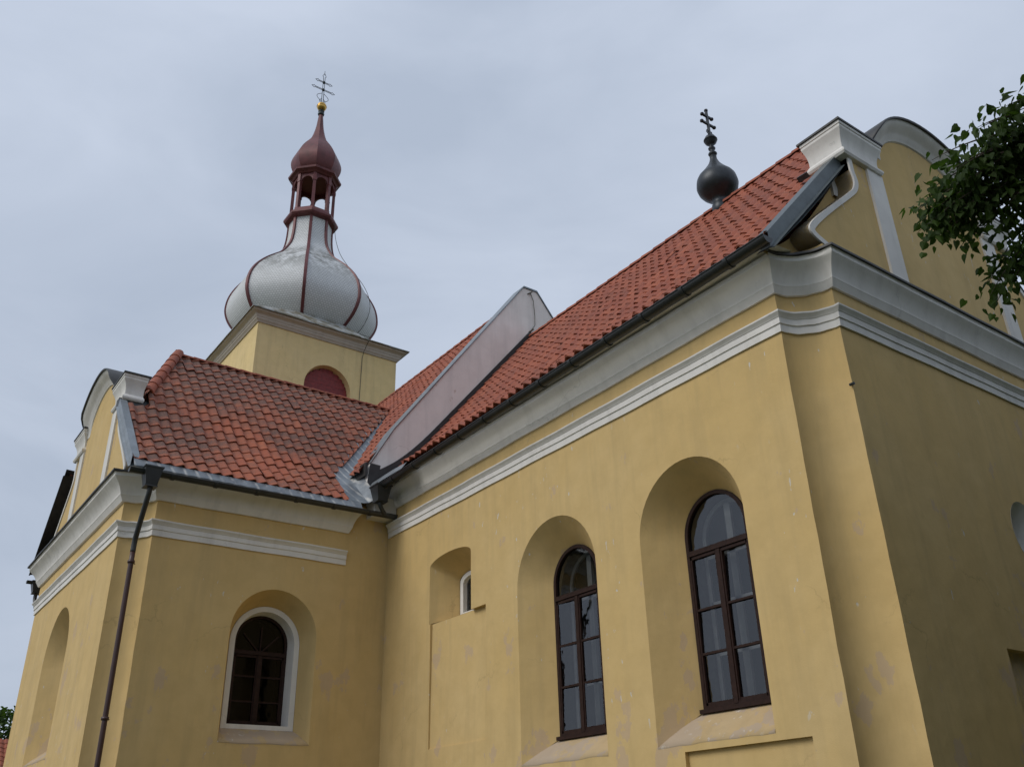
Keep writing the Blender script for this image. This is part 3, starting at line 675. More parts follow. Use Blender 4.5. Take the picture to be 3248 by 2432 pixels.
tiles(mb, -18.6, -6.5, R_ch, lambda u, h, z: (u, 2 * YC - h, z), gap_n, seed=3, jitter=.3)
# small half-hip at the gable end
Rhip = Prof([(0, 12.3), (.56, 13.6), (1.12, 14.95)])
def gap_hip(z): k = max(0.0, (14.95 - z) / 2.65) * 2.2; return YC - k, YC + k
tiles(mb, YC - 2.3, YC + 2.3, Rhip, lambda u, h, z: (-6.98 - h, u, z), gap_hip, seed=8)
roof = part(mb, 'chancel_roof', M['tile_new'], ang=50, recalc=False)
mb = MB(); ridge_caps(mb, (-18.6, YC, 15.02), (-8.1, YC, 15.02)); ridge_caps(mb, (-6.98, 12.28, 12.32), (-8.1, YC, 15.02)); ridge_caps(mb, (-6.98, 2 * YC - 12.28, 12.32), (-8.1, YC, 15.02))
mb.build('ridge_tiles', M['tile_new'], roof, ang=50, recalc=False)

def xc_side(z): return XC + R_cp.h_of_z(z)
def gap_nv(z):
    if z < 13.75: return xc_side(z) + .05 + .06 * max(0.0, 13.6 - z), -18.68
    return -33.0, -18.68
mb = MB(); tiles(mb, -33.0, -18.6, R_nv, lambda u, h, z: (u, h, z), gap_nv, seed=4)
tiles(mb, -33.0, -18.6, R_nv, lambda u, h, z: (u, 2 * 14.4 - h, z), lambda z: (-33, -18.68), seed=5, jitter=.3)
tiles(mb, -33.0, -18.6, R_nv, lambda u, h, z: (u, h, z), lambda z: (-33.0, 2 * XC - xc_side(min(z, 13.7)) - .1), seed=6)
roof2 = part(mb, 'nave_roof', M['tile_new'], ang=50, recalc=False)
mb = MB(); ridge_caps(mb, (-33, 14.4, 16.46), (-18.7, 14.4, 16.46)); mb.build('ridge_tiles', M['tile_new'], roof2, ang=50, recalc=False)

def gap_cp(z):
    lo = 3.97 if z < 10.98 else (4.62 if z < 11.5 else 4.66 + (z - 11.55) * 1.06 / 2.45)
    hi = R_nv.h_of_z(z) - (.14 + .075 * max(0.0, 13.6 - z)) if z > 9.7 else 9.25 - .43 - (9.7 - z) * .10
    return lo, hi
mb = MB(); tiles(mb, 3.97, 13.2, R_cp, lambda u, h, z: (XC + h, u, z), gap_cp, w=.256, g=.43, jitter=1.3, seed=11, flip=-1, amp=.027)
tiles(mb, 3.97, 13.2, R_cp, lambda u, h, z: (XC - h, u, z), gap_cp, w=.256, g=.43, jitter=.5, seed=12)
Rh2 = Prof([(0, 11.4), (.53, 12.6), (1.06, 13.80)])
def gap_h2(z): k = max(0.0, (13.80 - z) / 2.4) * 2.12; return XC - k, XC + k
tiles(mb, XC - 2.1, XC + 2.1, Rh2, lambda u, h, z: (u, 4.66 + h, z), gap_h2, seed=14)
roof3 = part(mb, 'chapel_roof', M['tile_old'], ang=50, recalc=False, label='mottled red tile roof of the chapel, darkened by lichen')
mb = MB(); ridge_caps(mb, (XC, 5.7, 13.83), (XC, 12.3, 13.83), r=.09); ridge_caps(mb, (XC + 2.14, 4.62, 11.52), (XC, 5.72, 13.90), r=.135, ln=.44); ridge_caps(mb, (XC - 2.14, 4.62, 11.52), (XC, 5.72, 13.90), r=.135)
mb.build('ridge_tiles', M['tile_new'], roof3, ang=50, recalc=False)
# zinc valley between chapel roof and nave roof
mb = MB(); rows = []
for i in range(25):
    z = 9.72 + (13.7 - 9.72) * i / 24; x, y = xc_side(z), R_nv.h_of_z(z); k = .45 + .55 * (13.7 - z) / 4
    rows.append([(x + .02, y - .66 * k, z + .02), (x + .025, y - .35 * k, z + .025), (x + .03, y - .06, z + .02), (x + .05, y - .012, z + .02), (x + .22 * k, y - .02, z + .03), (x + .45 * k, y - .02, z + .035)])
for i in range(5):                                          # foot of the valley over the eave
    z = 9.70 - .235 * i; x = xc_side(z); rows.insert(0, [(x + .005, 8.74 - .03 * i, z + .03), (x + .02, 8.95 - .02 * i, z + .035), (x + .03, 9.17 - .01 * i, z + .03), (x + .06, 9.25, z + .05), (x + .22, 9.33, z + .10), (x + .36, 9.36, z + .12)])
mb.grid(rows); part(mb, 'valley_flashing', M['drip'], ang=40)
# dark sheet foot of the nave wall and the zinc gore beside the chancel eave
mb = MB(); z0 = .05
rows = [[(-18.58, 9.37, 9.27), (-17.6, 9.37, 9.27), (-16.95, 9.37, 9.26)]]
for i in range(7):
    q, n = R_ch.at(i * .16); rows.append([(-18.58, q.x + n.x * z0, q.y + n.y * z0), (-17.6, q.x + n.x * z0, q.y + n.y * z0), (-16.95 - .04 * i, q.x + n.x * .03, q.y + n.y * .03)])
mb.grid(rows); part(mb, 'corner_flashing', M['zinc'])

# verges and eaves
def verge(P, pts, w, d0, d1, m, name, lip=.06):
    mb = MB(); up = [P.p(u, z + .04, d1) for u, z in pts]; lo = [P.p(u, z - w, d1 + .01) for u, z in pts]; lp = [P.p(u, z - w - .03, d1 + lip) for u, z in pts]
    bk = [P.p(u, z - w + .01, d0) for u, z in pts]; bt = [P.p(u, z + .03, d0) for u, z in pts]
    lq = [P.p(u, z - w - .04, d1 + lip - .01) for u, z in pts]
    mb.grid([bt, up, lo, lp, lq, [P.p(u, z - w - .01, d1 - .005) for u, z in pts], bk], True); n = len(pts)
    return mb
vp = [(9.50, 9.44), (10.3, 10.24), (11.0, 11.00), (11.9, 12.06)]
Pv = Pl((-6.60, 0, 0), (0, 1, 0), (1, 0, 0))
part(verge(Pv, vp, .24, -.22, .04, M['zinc_dark'], '', .08), 'verge_flashing', M['zinc_dark'], ang=30)
part(verge(Pv, [(2 * YC - a, b) for a, b in vp], .17, -.02, .02, M['zinc_dark'], ''), 'verge_flashing', M['zinc_dark'], ang=40)
# wall below the verge, set back behind the decorated gable
mb = MB(); Pb = Pl((-6.80, 0, 0), (0, 1, 0), (1, 0, 0)); lh = [(p.x + .12, p.y - .10) for p in R_ch.p if p.y < 12.4]
tess(mb, Pb, [(9.9, 9.3)] + lh + [(2 * YC - a, b) for a, b in reversed(lh)] + [(19.1, 9.3)]); part(mb, 'gable_back_wall', M['ochre'])
Pw = Pl((0, 3.97, 0), (1, 0, 0), (0, -1, 0))
cpv = [(XC + p.x, p.y + .04) for p in R_cp.p if p.y < 11.05]
part(verge(Pw, cpv, .16, -.14, .02, M['zinc'], '', .05), 'verge_flashing', M['zinc'], ang=40)
part(verge(Pw, [(2 * XC - a, b) for a, b in cpv], .13, -.26, .02, M['zinc'], '', .05), 'verge_flashing', M['sheet'], ang=40)  # far verge coloured dark instead of zinc, for its shaded underside
# lead flashing where roofs meet the pedestals
mb = MB(); mb.tube([(-7.34, 11.83, 12.02), (-6.70, 11.83, 11.98)], .07, 4); part(mb, 'pedestal_flashing', M['sheet'])
mb = MB(); mb.add([(XC + 2.40, 3.985, 10.92), (XC + 2.40, 4.60, 10.92), (XC + 2.33, 4.60, 11.16), (XC + 2.33, 3.985, 11.16), (XC + 2.1, 3.985, 11.16), (XC + 2.1, 3.985, 10.9)], [(0, 1, 2, 3), (0, 3, 4, 5)]); part(mb, 'pedestal_flashing', M['sheet'])
mb = MB(); mb.add([(XC + 2.46, 4.58, 10.90), (XC + 2.46, 4.86, 10.90), (XC + 2.20, 4.86, 11.26), (XC + 2.20, 4.58, 11.26), (XC + 2.1, 4.58, 10.9), (XC + 2.1, 4.86, 10.9)], [(0, 1, 2, 3), (0, 3, 4), (1, 5, 2)]); part(mb, 'pedestal_flashing', M['zinc_dark'])
# soffit boards under the eaves
mb = MB(); mb.add([(-18.6, 9.60, 9.36), (-6.62, 9.60, 9.36), (-6.62, 10.1, 9.40), (-18.6, 10.1, 9.40)], [(0, 1, 2, 3)]); part(mb, 'eave_soffit', M['trim'])
mb = MB(); mb.add([(XC + 4.74, 3.98, 8.70), (XC + 4.74, 9.2, 8.70), (CX - .1, 9.2, 8.76), (CX - .1, 3.98, 8.76)], [(0, 1, 2, 3)]); part(mb, 'eave_soffit', M['trim'])
# zinc drip strip below the chapel tiles
mb = MB(); rows = []
for i in range(97):
    y = 3.98 + (9.05 - 3.98) * i / 96; e = .003 * math.sin(2 * PI * y / .256); rows.append([(XC + 4.72, y, 8.85), (XC + 4.86, y, 8.765 + e * .5), (XC + 4.965 + e, y, 8.595 + e), (XC + 4.955, y, 8.565)])
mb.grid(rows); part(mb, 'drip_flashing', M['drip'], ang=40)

# ------------------------------------------------------------------ gutters, hoppers, downpipe
def gutter(name, a, b, r, brackets, out, m):
    a, b = Vector(a), Vector(b); t = (b - a).normalized(); out = Vector(out); up = Vector((0, 0, 1)); mb = MB(); rows = []
    for p in (a, b):
        rows.append([p + out * math.cos(PI + PI * k / 12) * r + up * math.sin(PI + PI * k / 12) * r for k in range(13)] + [p + out * (r - .012) * math.cos(2 * PI - PI * k / 12) + up * (r - .012) * math.sin(2 * PI - PI * k / 12) for k in range(13)])
    mb.grid(rows, True); mb.f.append(tuple(range(13))); mb.f.append(tuple(26 + k for k in reversed(range(13))))
    mb.tube([a + out * r, b + out * r], .014, 6)
    g = part(mb, name, m, ang=40)
    for s in brackets:
        p = a + t * s; q = MB(); rr = r + .016
        q.grid([[p + t * e + out * math.cos(PI + PI * k / 12) * w + up * math.sin(PI + PI * k / 12) * w for k in range(13)] for e, w in ((-.035, r), (-.035, rr), (.035, rr), (.035, r))], False)
        q.build('bracket', m, g, ang=40)
    return g
gutter('gutter', (-18.0, 9.43, 9.18), (-6.52, 9.43, 9.34), .105, [.62 + .92 * i for i in range(12)], (0, -1, 0), M['gutter'])
gutter('gutter', (-18.12, 3.90, 8.50), (-18.16, 9.93, 8.58), .082, [.85 + .9 * i for i in range(6)], (1, 0, 0), M['gutter'])
def hopper(c, w, h, name='rain_hopper'):
    mb = MB(); x, y, z = c
    def rc(k, zz, f=1.0): return [(x - k, y - k * f, zz), (x + k, y - k * f, zz), (x + k, y + k * f, zz), (x - k, y + k * f, zz)]
    mb.grid([rc(w * .62, z - h), rc(w * .98, z - .03), rc(w * 1.06, z - .03), rc(w * 1.06, z), rc(w * .95, z), rc(w * .55, z - h + .02)], True)
    mb.f.append((3, 2, 1, 0)); mb.f.append(tuple(20 + i for i in range(4)))
    mb.box((x - w * .7, y - w * .7, z - h - .012), (x + w * .7, y + w * .7, z - h + .012))
    return part(mb, name, M['gutter'])
hopper((-18.12, 4.34, 8.585), .175, .40); hopper((-18.0, 9.42, 9.17), .19, .38)
def pipe(pts, r, m, name, clamps=(), label=None):
    mb = MB(); mb.tube([tuple(p) for p in smooth_line(pts, 5)], r, 12); o = part(mb, name, m, smooth=True, label=label)
    for c in clamps:
        q = MB(); q.lathe(c, [(r, -.03), (r + .018, -.028), (r + .02, 0), (r + .018, .028), (r, .03)], 12); q.tube([c, (c[0] - .12, c[1] + .10, c[2])], .012, 6); q.build('pipe_clamp', m, o, smooth=True)
    return o
pipe([(-18.12, 4.35, 8.22), (-18.13, 4.35, 8.08), (-18.22, 4.345, 7.9), (-18.50, 4.335, 7.35), (-18.57, 4.335, 7.18), (-18.58, 4.335, 6.98)], .053, M['gutter'], 'downpipe', label='dark upper bend of the downpipe')
pipe([(-18.58, 4.335, 6.985), (-18.58, 4.335, 5), (-18.58, 4.335, 2), (-18.58, 4.335, .05)], .05, M['pipe_brown'], 'downpipe', [(-18.58, 4.335, 6.78), (-18.58, 4.335, 3.88)], label='brown lower run of the downpipe')
pipe([(-18.0, 9.42, 8.86), (-18.0, 9.42, 8.72), (-18.04, 9.50, 8.62), (-18.10, 9.60, 8.56)], .05, M['gutter'], 'drain_elbow')
# the far-side eave of the chapel and its hopper, seen past the left corner
xl = 2 * XC + 18.15
gutter('gutter', (xl, 3.90, 8.50), (xl, 9.5, 8.56), .082, [], (-1, 0, 0), M['gutter'])
hopper((xl, 4.2, 8.50), .17, .32); pipe([(xl, 4.2, 8.2), (xl, 4.2, 8.0), (xl + .3, 4.25, 7.6), (xl + .4, 4.3, 7.3), (xl + .4, 4.3, .1)], .05, M['gutter'], 'downpipe')

# ------------------------------------------------------------------ nave wall with the pale gable
mb = MB(); X0, X1 = -19.1, -18.62
gp = [(9.35, 9.3), (9.42, 9.92), (10.03, 10.97), (13.05, 15.06), (14.25, 16.68), (14.75, 16.68), (15.4, 15.85), (19.3, 10.5), (19.6, 9.3)]
Pn = Pl((X1, 0, 0), (0, 1, 0), (1, 0, 0)); tess(mb, Pn, gp); tess(mb, Pn, gp, (), -.48)
mb.grid([[Pn.p(u, z, 0) for u, z in gp], [Pn.p(u, z, -.48) for u, z in gp]], True)
ng = part(mb, 'nave_gable', M['pink'], label='pale pink plastered gable wall rising between two red roofs')
mb = MB(); cpg = gp[1:-1]
mb.grid([[Pn.p(u, z + .0, .03) for u, z in cpg], [Pn.p(u, z + .05, .035) for u, z in cpg], [Pn.p(u, z + .055, -.5) for u, z in cpg], [Pn.p(u, z - .02, -.5) for u, z in cpg]]); mb.build('coping_sheet', M['zinc'], ng)
mb = MB(); fl = [(p.x, p.y) for p in R_ch.p]
mb.grid([[Pn.p(u, z + .0, .015) for u, z in fl], [Pn.p(u - .03, z + .30, .018) for u, z in fl]])
mb.grid([[Pn.p(u, z + .07, .016) for u, z in fl], [Pn.p(u, z + .085, .13) for u, z in fl]])
mb.add([Pn.p(9.35, 9.35, .02), Pn.p(9.6, 9.3, .02), Pn.p(9.7, 9.95, .02), Pn.p(9.42, 9.96, .02)], [(0, 1, 2, 3)])
part(mb, 'wall_flashing', M['sheet'])
mb = MB(); mb.tube([Pn.p(14.50, 16.55, .02), Pn.p(14.57, 16.3, .05), Pn.p(14.61, 15.8, .05), Pn.p(14.60, 15.45, .05), Pn.p(14.45, 15.24, .06)], .012, 6)
mb.tube([Pn.p(14.40, 16.50, 0), Pn.p(14.52, 16.58, .09)], .02, 6); mb.tube([Pn.p(14.40, 15.18, 0), Pn.p(14.52, 15.28, .09)], .02, 6); part(mb, 'lightning_cable', M['cable'])
mb = MB()
mb.box((-33.0, 9.85, 0), (-18.66, 9.95, 9.6)); part(mb, 'nave_wall', M['ochre'])
mb = MB(); mb.box((-33.0, 18.85, 0), (-18.66, 18.95, 9.6)); part(mb, 'nave_wall', M['ochre'])

# ------------------------------------------------------------------ tower
mb = MB(); ha = arch(YC, 1.08, 16.6, 19.35, rise=1.12); hb = arch(YC, 1.02, 16.6, 19.33, rise=1.07)
tess(mb, P_tow, [(TY0, 0), (TY1, 0), (TY1, 21.75), (TY0, 21.75)], (ha,)); bridge(mb, P_tow, ha, 0, hb, -.35, False)
mb.add([(TX1, TY0, 0), (TX0, TY0, 0), (TX0, TY1, 0), (TX1, TY1, 0), (TX1, TY0, 21.75), (TX0, TY0, 21.75), (TX0, TY1, 21.75), (TX1, TY1, 21.75)], [(0, 4, 5, 1), (1, 5, 6, 2), (2, 6, 7, 3)])
part(mb, 'tower_wall', M['ochre_tower'])
mb = MB()
for i in range(24):
    z0 = 16.6 + .16 * i
    if z0 > 20.35: break
    hw = 1.02 if z0 < 19.33 else 1.02 * math.sqrt(max(0.0, 1 - ((z0 + .08 - 19.33) / 1.08) ** 2))
    if hw > .05: bar(mb, P_tow, YC - hw, YC + hw, z0, z0 + .157, -.32, -.27 + (.03 if i % 2 else .024))
lou = part(mb, 'belfry_shutter', M['red_wood'], label='dark red wooden shutter filling the arched belfry opening')
mb = MB(); bar(mb, P_tow, YC - 1.03, YC + 1.03, 19.02, 19.14, -.26, -.14); mb.build('rail', M['red_wood'], lou)
mb = MB(); bar(mb, P_tow, YC - 1.03, YC + 1.03, 17.6, 19.0, -.262, -.235); mb.build('dark_gap_board', M['dark'], lou)  # dark board painted in for the shaded gap below the rail
def sq(d): return [(TX1 + d, TY0 - d), (TX1 + d, TY1 + d), (TX0 - d, TY1 + d), (TX0 - d, TY0 - d)]
mb = MB(); TC = [(-.02, 21.60), (.05, 21.60), (.07, 21.66), (.13, 21.72), (.14, 21.79), (.16, 21.80), (.20, 21.90), (.29, 21.96), (.35, 21.99), (.36, 22.04), (.40, 22.046)]
mb.grid([[(x, y, z) for x, y in sq(d)] for d, z in TC], True); tcn = part(mb, 'cornice', M['tower_trim'], ang=30, label='weathered cornice at the top of the tower')
DC = (-36.32, 14.40, 0.0); ROT = math.radians(22.5)
mb = MB(); oct_ = lambda r, z: [(DC[0] + r * math.cos(ROT + PI / 4 * k), DC[1] + r * math.sin(ROT + PI / 4 * k), z) for k in range(8)]
sqr = sq(.44)
def sq8(d, z):
    x1, x0, y0, y1 = TX1 + d, TX0 - d, TY0 - d, TY1 + d; cx, cy = (x0 + x1) / 2, (y0 + y1) / 2; q = (y1 - y0) / 2 * math.tan(ROT)
    return [(x1, cy + q, z), (cx + q, y1, z), (cx - q, y1, z), (x0, cy + q, z), (x0, cy - q, z), (cx - q, y0, z), (cx + q, y0, z), (x1, cy - q, z)]
E8 = sq8(.44, 22.10); cns = [(TX1 + .44, TY1 + .44, 22.10), (TX0 - .44, TY1 + .44, 22.10), (TX0 - .44, TY0 - .44, 22.10), (TX1 + .44, TY0 - .44, 22.10)]
O8 = oct_(2.70, 23.22)
mb.add(E8 + cns + O8 + [(p[0], p[1], 22.045) for p in E8] + [(p[0], p[1], 22.045) for p in cns],
       [(0, 12, 19, 7)] + [(7, 0, 12, 19)][1:] + [(2, 14, 13, 1), (4, 16, 15, 3), (6, 18, 17, 5), (0, 8, 13, 12), (8, 1, 13), (2, 9, 15, 14), (9, 3, 15), (4, 10, 17, 16), (10, 5, 17), (6, 11, 19, 18), (11, 7, 19)])
rim = [E8[7], E8[0], cns[0], E8[1], E8[2], cns[1], E8[3], E8[4], cns[2], E8[5], E8[6], cns[3]]
mb.grid([rim, [(p[0], p[1], 22.05) for p in rim]], True); part(mb, 'apron_roof', M['apron'])
# onion dome, octagonal
DP = smooth_line([(2.15, 22.75), (2.50, 23.03), (2.87, 23.30), (3.27, 23.75), (3.50, 24.25), (3.54, 24.70), (3.43, 25.28), (3.13, 25.88), (2.62, 26.52), (2.12, 27.00), (1.72, 27.38), (1.40, 27.86), (1.20, 28.3), (1.11, 28.8), (1.08, 29.4), (1.08, 30.0)], 4)
mb = MB(); ln = 0; acc = [0]
for a, b in zip(DP, DP[1:]): acc.append(acc[-1] + (b - a).length)
for k in range(8):
    rows, uv = [], []
    for p, s in zip(DP, acc):
        A = Vector(oct_(p.x, p.y)[k]); B = Vector(oct_(p.x, p.y)[(k + 1) % 8]); wd2 = (B - A).length
        rows.append([A.lerp(B, i / 4) for i in range(5)]); uv.append([((i / 4 - .5) * wd2 + 7 + k * 9, s) for i in range(5)])
    mb.grid(rows, False, uv)
dome = part(mb, 'onion_dome', M['dome'], ang=20, label='silver scaled octagonal onion dome with dark red ribs')
for k in range(8):
    q = MB(); c, s = math.cos(ROT + PI / 4 * k), math.sin(ROT + PI / 4 * k); t = Vector((-s, c, 0)); rd = Vector((c, s, 0))
    rows = []
    for p in DP:
        b = Vector((DC[0], DC[1], p.y)) + rd * p.x; w = .075
        rows.append([b - t * w - rd * .03, b - t * w * .9 + rd * .05, b + t * w * .9 + rd * .05, b + t * w - rd * .03])
    q.grid(rows); q.build('rib', M['red'], dome, ang=40)
# lantern
mb = MB(); mb.lathe(DC, [(1.02, 29.78), (1.30, 29.86), (1.36, 29.95), (1.36, 30.06), (1.24, 30.10), (1.20, 30.22), (1.14, 30.36), (.6, 30.38)], 8, ROT)
lant = part(mb, 'lantern', M['red'], label='open dark red lantern with eight columns above the dome')
for k in range(8):
    an = ROT + PI / 4 * k; q = MB(); R0 = 1.02
    c = (DC[0] + R0 * math.cos(an), DC[1] + R0 * math.sin(an), 0)
    q.lathe(c, [(.14, 30.34), (.14, 30.42), (.115, 30.44), (.105, 32.0), (.135, 32.02), (.135, 32.10), (.12, 32.12), (.12, 32.5)], 4, an + PI / 4, True); q.build('column', M['red'], lant)
for k in range(8):
    an0, an1 = ROT + PI / 4 * k, ROT + PI / 4 * (k + 1); A = Vector((DC[0] + 1.06 * math.cos(an0), DC[1] + 1.06 * math.sin(an0), 0)); B = Vector((DC[0] + 1.06 * math.cos(an1), DC[1] + 1.06 * math.sin(an1), 0))
    u = (B - A).normalized(); ln = (B - A).length; n = Vector((u.y, -u.x, 0)); pl = Pl(A, u, n); q = MB()
    hole = [(ln / 2 - (ln / 2 - .12) * math.cos(PI * i / 12), 32.08 + (ln / 2 - .12) * .95 * math.sin(PI * i / 12)) for i in range(13)]
    outl = [(0, 32.08)] + hole + [(ln, 32.08), (ln, 32.6), (0, 32.6)]
    tess(q, pl, outl, (), 0); tess(q, pl, outl, (), -.12); q.grid([[pl.p(a, b, 0) for a, b in outl], [pl.p(a, b, -.12) for a, b in outl]], True); q.build('arch_panel', M['red'], lant)
mb = MB(); mb.lathe(DC, [(.7, 32.5), (1.12, 32.52), (1.20, 32.60), (1.34, 32.68), (1.36, 32.78), (1.25, 32.86), (1.10, 33.0)], 8, ROT); mb.build('lantern_cornice', M['red'], lant)
CP = smooth_line([(1.02, 32.95), (1.17, 33.2), (1.28, 33.55), (1.28, 33.9), (1.12, 34.35), (.88, 34.78), (.60, 35.2), (.40, 35.6), (.27, 36.05), (.19, 36.5), (.14, 37.0), (.11, 37.3)], 3)
mb = MB(); mb.lathe(DC, [(p.x, p.y) for p in CP], 8, ROT); cup = part(mb, 'cupola', M['red'], ang=30, label='small dark red onion cupola with a pointed tip')
mb = MB(); mb.lathe(DC, [(.11, 37.25), (.16, 37.28), (.18, 37.36), (.13, 37.42), (.12, 37.5), (.17, 37.54), (.12, 37.6)], 12); mb.build('collar', M['iron'], cup, smooth=True)
mb = MB(); mb.lathe((DC[0], DC[1], 37.88), [(.26 * math.sin(PI * (i + .3) / 12.6), -.27 * math.cos(PI * (i + .3) / 12.6)) for i in range(13)], 20); mb.lathe((DC[0], DC[1], 37.88), [(.262, -.02), (.275, 0), (.262, .02)], 20); part(mb, 'gilded_ball', M['gold'], smooth=True)
# patriarchal cross: outlined bars of thin iron
mb = MB(); X, Y = DC[0], DC[1]
mb.tube([(X, Y - .05, 38.1), (X, Y - .045, 40.0)], .018, 6); mb.tube([(X, Y + .05, 38.1), (X, Y + .045, 40.0)], .018, 6)
mb.tube([(X, Y - .045, 40.0), (X, Y - .10, 40.12), (X, Y, 40.34), (X, Y + .10, 40.12), (X, Y + .045, 40.0)], .016, 6); mb.tube([(X, Y, 40.2), (X, Y, 40.5)], .014, 6)
for hw, z in ((.50, 39.66), (.68, 39.12)):
    for s in (-1, 1):
        mb.tube([(X, Y + s * .05, z - .035), (X, Y + s * (hw - .18), z - .035), (X, Y + s * (hw - .16), z - .085), (X, Y + s * hw, z), (X, Y + s * (hw - .16), z + .085), (X, Y + s * (hw - .18), z + .035), (X, Y + s * .05, z + .035)], .017, 6)
    mb.lathe((X, Y, z), [(.02, -.1), (.075, -.04), (.075, .04), (.02, .1)], 8)
for s in (-1, 1):
    mb.tube([(X, Y + s * (.04 + .30 * math.sin(t * PI / 8)), 38.25 + .075 * t) for t in range(9)], .014, 6)
    mb.tube([(X, Y + s * (.03 + .14 * math.sin(t * PI / 6)), 38.1 + .06 * t) for t in range(7)], .014, 6)
part(mb, 'tower_cross', M['iron'], smooth=True)
mb = MB(); mb.tube([(TX1 + .03, 15.97, 16.5), (TX1 + .03, 16.04, 21.3), (TX1 + .12, 16.06, 21.6), (TX1 + .45, 16.12, 22.05), (TX1 + .46, 16.12, 22.2), (DC[0] + 2.2, 16.3, 23.2)], .014, 6)
cb = [(DC[0] + r * math.cos(PI / 4), DC[1] + r * math.sin(PI / 4), z) for r, z in ((1.27, 29.95), (1.36, 29.0), (1.66, 28.0), (2.12, 27.2), (2.56, 26.6), (3.0, 25.9), (3.28, 25.2), (3.34, 24.5), (3.10, 23.75), (2.72, 23.25))]
mb.tube([tuple(p) for p in smooth_line(cb, 5)], .014, 6); part(mb, 'lightning_cable', M['cable'])

# ------------------------------------------------------------------ ridge turret over the chancel
T = (-11.15, YC, 0)
TK = .79
mb = MB(); mb.lathe(T, [(r * TK, z) for r, z in [(.26, 14.75), (.26, 15.06), (.22, 15.10), (.22, 15.16)] + [(p.x, p.y) for p in smooth_line([(.24, 15.22), (.45, 15.36), (.59, 15.51), (.63, 15.68), (.57, 15.88), (.40, 16.05), (.26, 16.20), (.165, 16.33), (.108, 16.46)], 3)] + [(.105, 16.58)]], 20)
tur = part(mb, 'ridge_turret', M['turret'], smooth=True, label='dark grey sheet metal onion turret on the chancel ridge')
mb = MB(); mb.lathe(T, [(r * .85, z) for r, z in [(.10, 16.56), (.115, 16.60), (.13, 16.62), (.115, 16.65), (.075, 16.68), (.07, 16.74), (.10, 16.77), (.105, 16.80), (.07, 16.83), (.06, 16.88), (.10, 16.92), (.165, 16.98), (.185, 17.04), (.20, 17.05), (.20, 17.065), (.18, 17.09), (.14, 17.16), (.07, 17.21), (.05, 17.25)]], 16); mb.build('stem', M['turret'], tur, smooth=True)
mb = MB(); bx = lambda y0, y1, z0, z1: mb.box((T[0] - .025, YC + y0, z0), (T[0] + .025, YC + y1, z1))
bx(-.028, .028, 17.2, 18.0); bx(-.16, -.028, 17.80, 17.85); bx(.028, .16, 17.80, 17.85); bx(-.21, -.028, 17.55, 17.60); bx(.028, .21, 17.55, 17.60)
for y, z in ((-.17, 17.825), (.17, 17.825), (-.22, 17.575), (.22, 17.575), (0, 18.02)):
    mb.lathe((T[0], YC + y, z), [(.01, -.05), (.045, -.025), (.05, 0), (.045, .025), (.01, .05)], 10)
for s in (-1, 1): mb.tube([(T[0], YC + s * .03, 17.24), (T[0], YC + s * .10, 17.30), (T[0], YC + s * .08, 17.36), (T[0], YC + s * .03, 17.33)], .014, 6)
mb.build('cross', M['turret'], tur)

# ------------------------------------------------------------------ trees beside the camera
def leaf_shape(p, ax, nr, sz, mb, uid):
    ax = ax.normalized(); sd = ax.cross(nr).normalized(); n2 = sd.cross(ax)
    sh = [(0, 0), (-.10, -.30), (.10, -.50), (.45, -.42), (.78, -.16), (1.05, 0), (.78, .16), (.45, .42), (.10, .50), (-.10, .30)]
    vs = [p + ax * a * sz + sd * b * sz * .95 + n2 * (abs(b) * .28 - a * a * .16) * sz for a, b in sh]
    mb.add(vs, [(0, 1, 2, 3, 4, 5), (0, 5, 6, 7, 8, 9)], [uid] * 10)
def foliage(mb, wood, base, tip, r, n, sz, rnd, droop=.35):
    """a leafy spray along a twig from base to tip"""
    base, tip = Vector(base), Vector(tip); mid = (base + tip) / 2 + Vector((0, 0, .12 * (tip - base).length))
    cv = [base.lerp(mid, t).lerp(mid.lerp(tip, t), t) for t in [i / 6 for i in range(7)]]
    wood.tube(cv, [(.014 - .0018 * i) * (.45 if r < .2 else 1.0) for i in range(7)], 5, False)
    for _ in range(n):
        t = rnd.random() ** .8; i = min(5, int(t * 6)); p = cv[i].lerp(cv[i + 1], t * 6 - i)
        off = Vector((rnd.gauss(0, 1), rnd.gauss(0, 1), rnd.gauss(-.25, .8))); off = off * (min(1.0, 1.6 / off.length) * r * .55)
        ax = (off.normalized() * .7 + Vector((rnd.uniform(-.5, .5), rnd.uniform(-.5, .5), -droop - rnd.random() * .9))); nr = Vector((rnd.gauss(0, .5), rnd.gauss(0, .5), 1)).normalized()
        leaf_shape(p + off, ax, nr, sz * rnd.uniform(.65, 1.15), mb, (rnd.random() * 90 + 1, rnd.random() * 90 + 1))
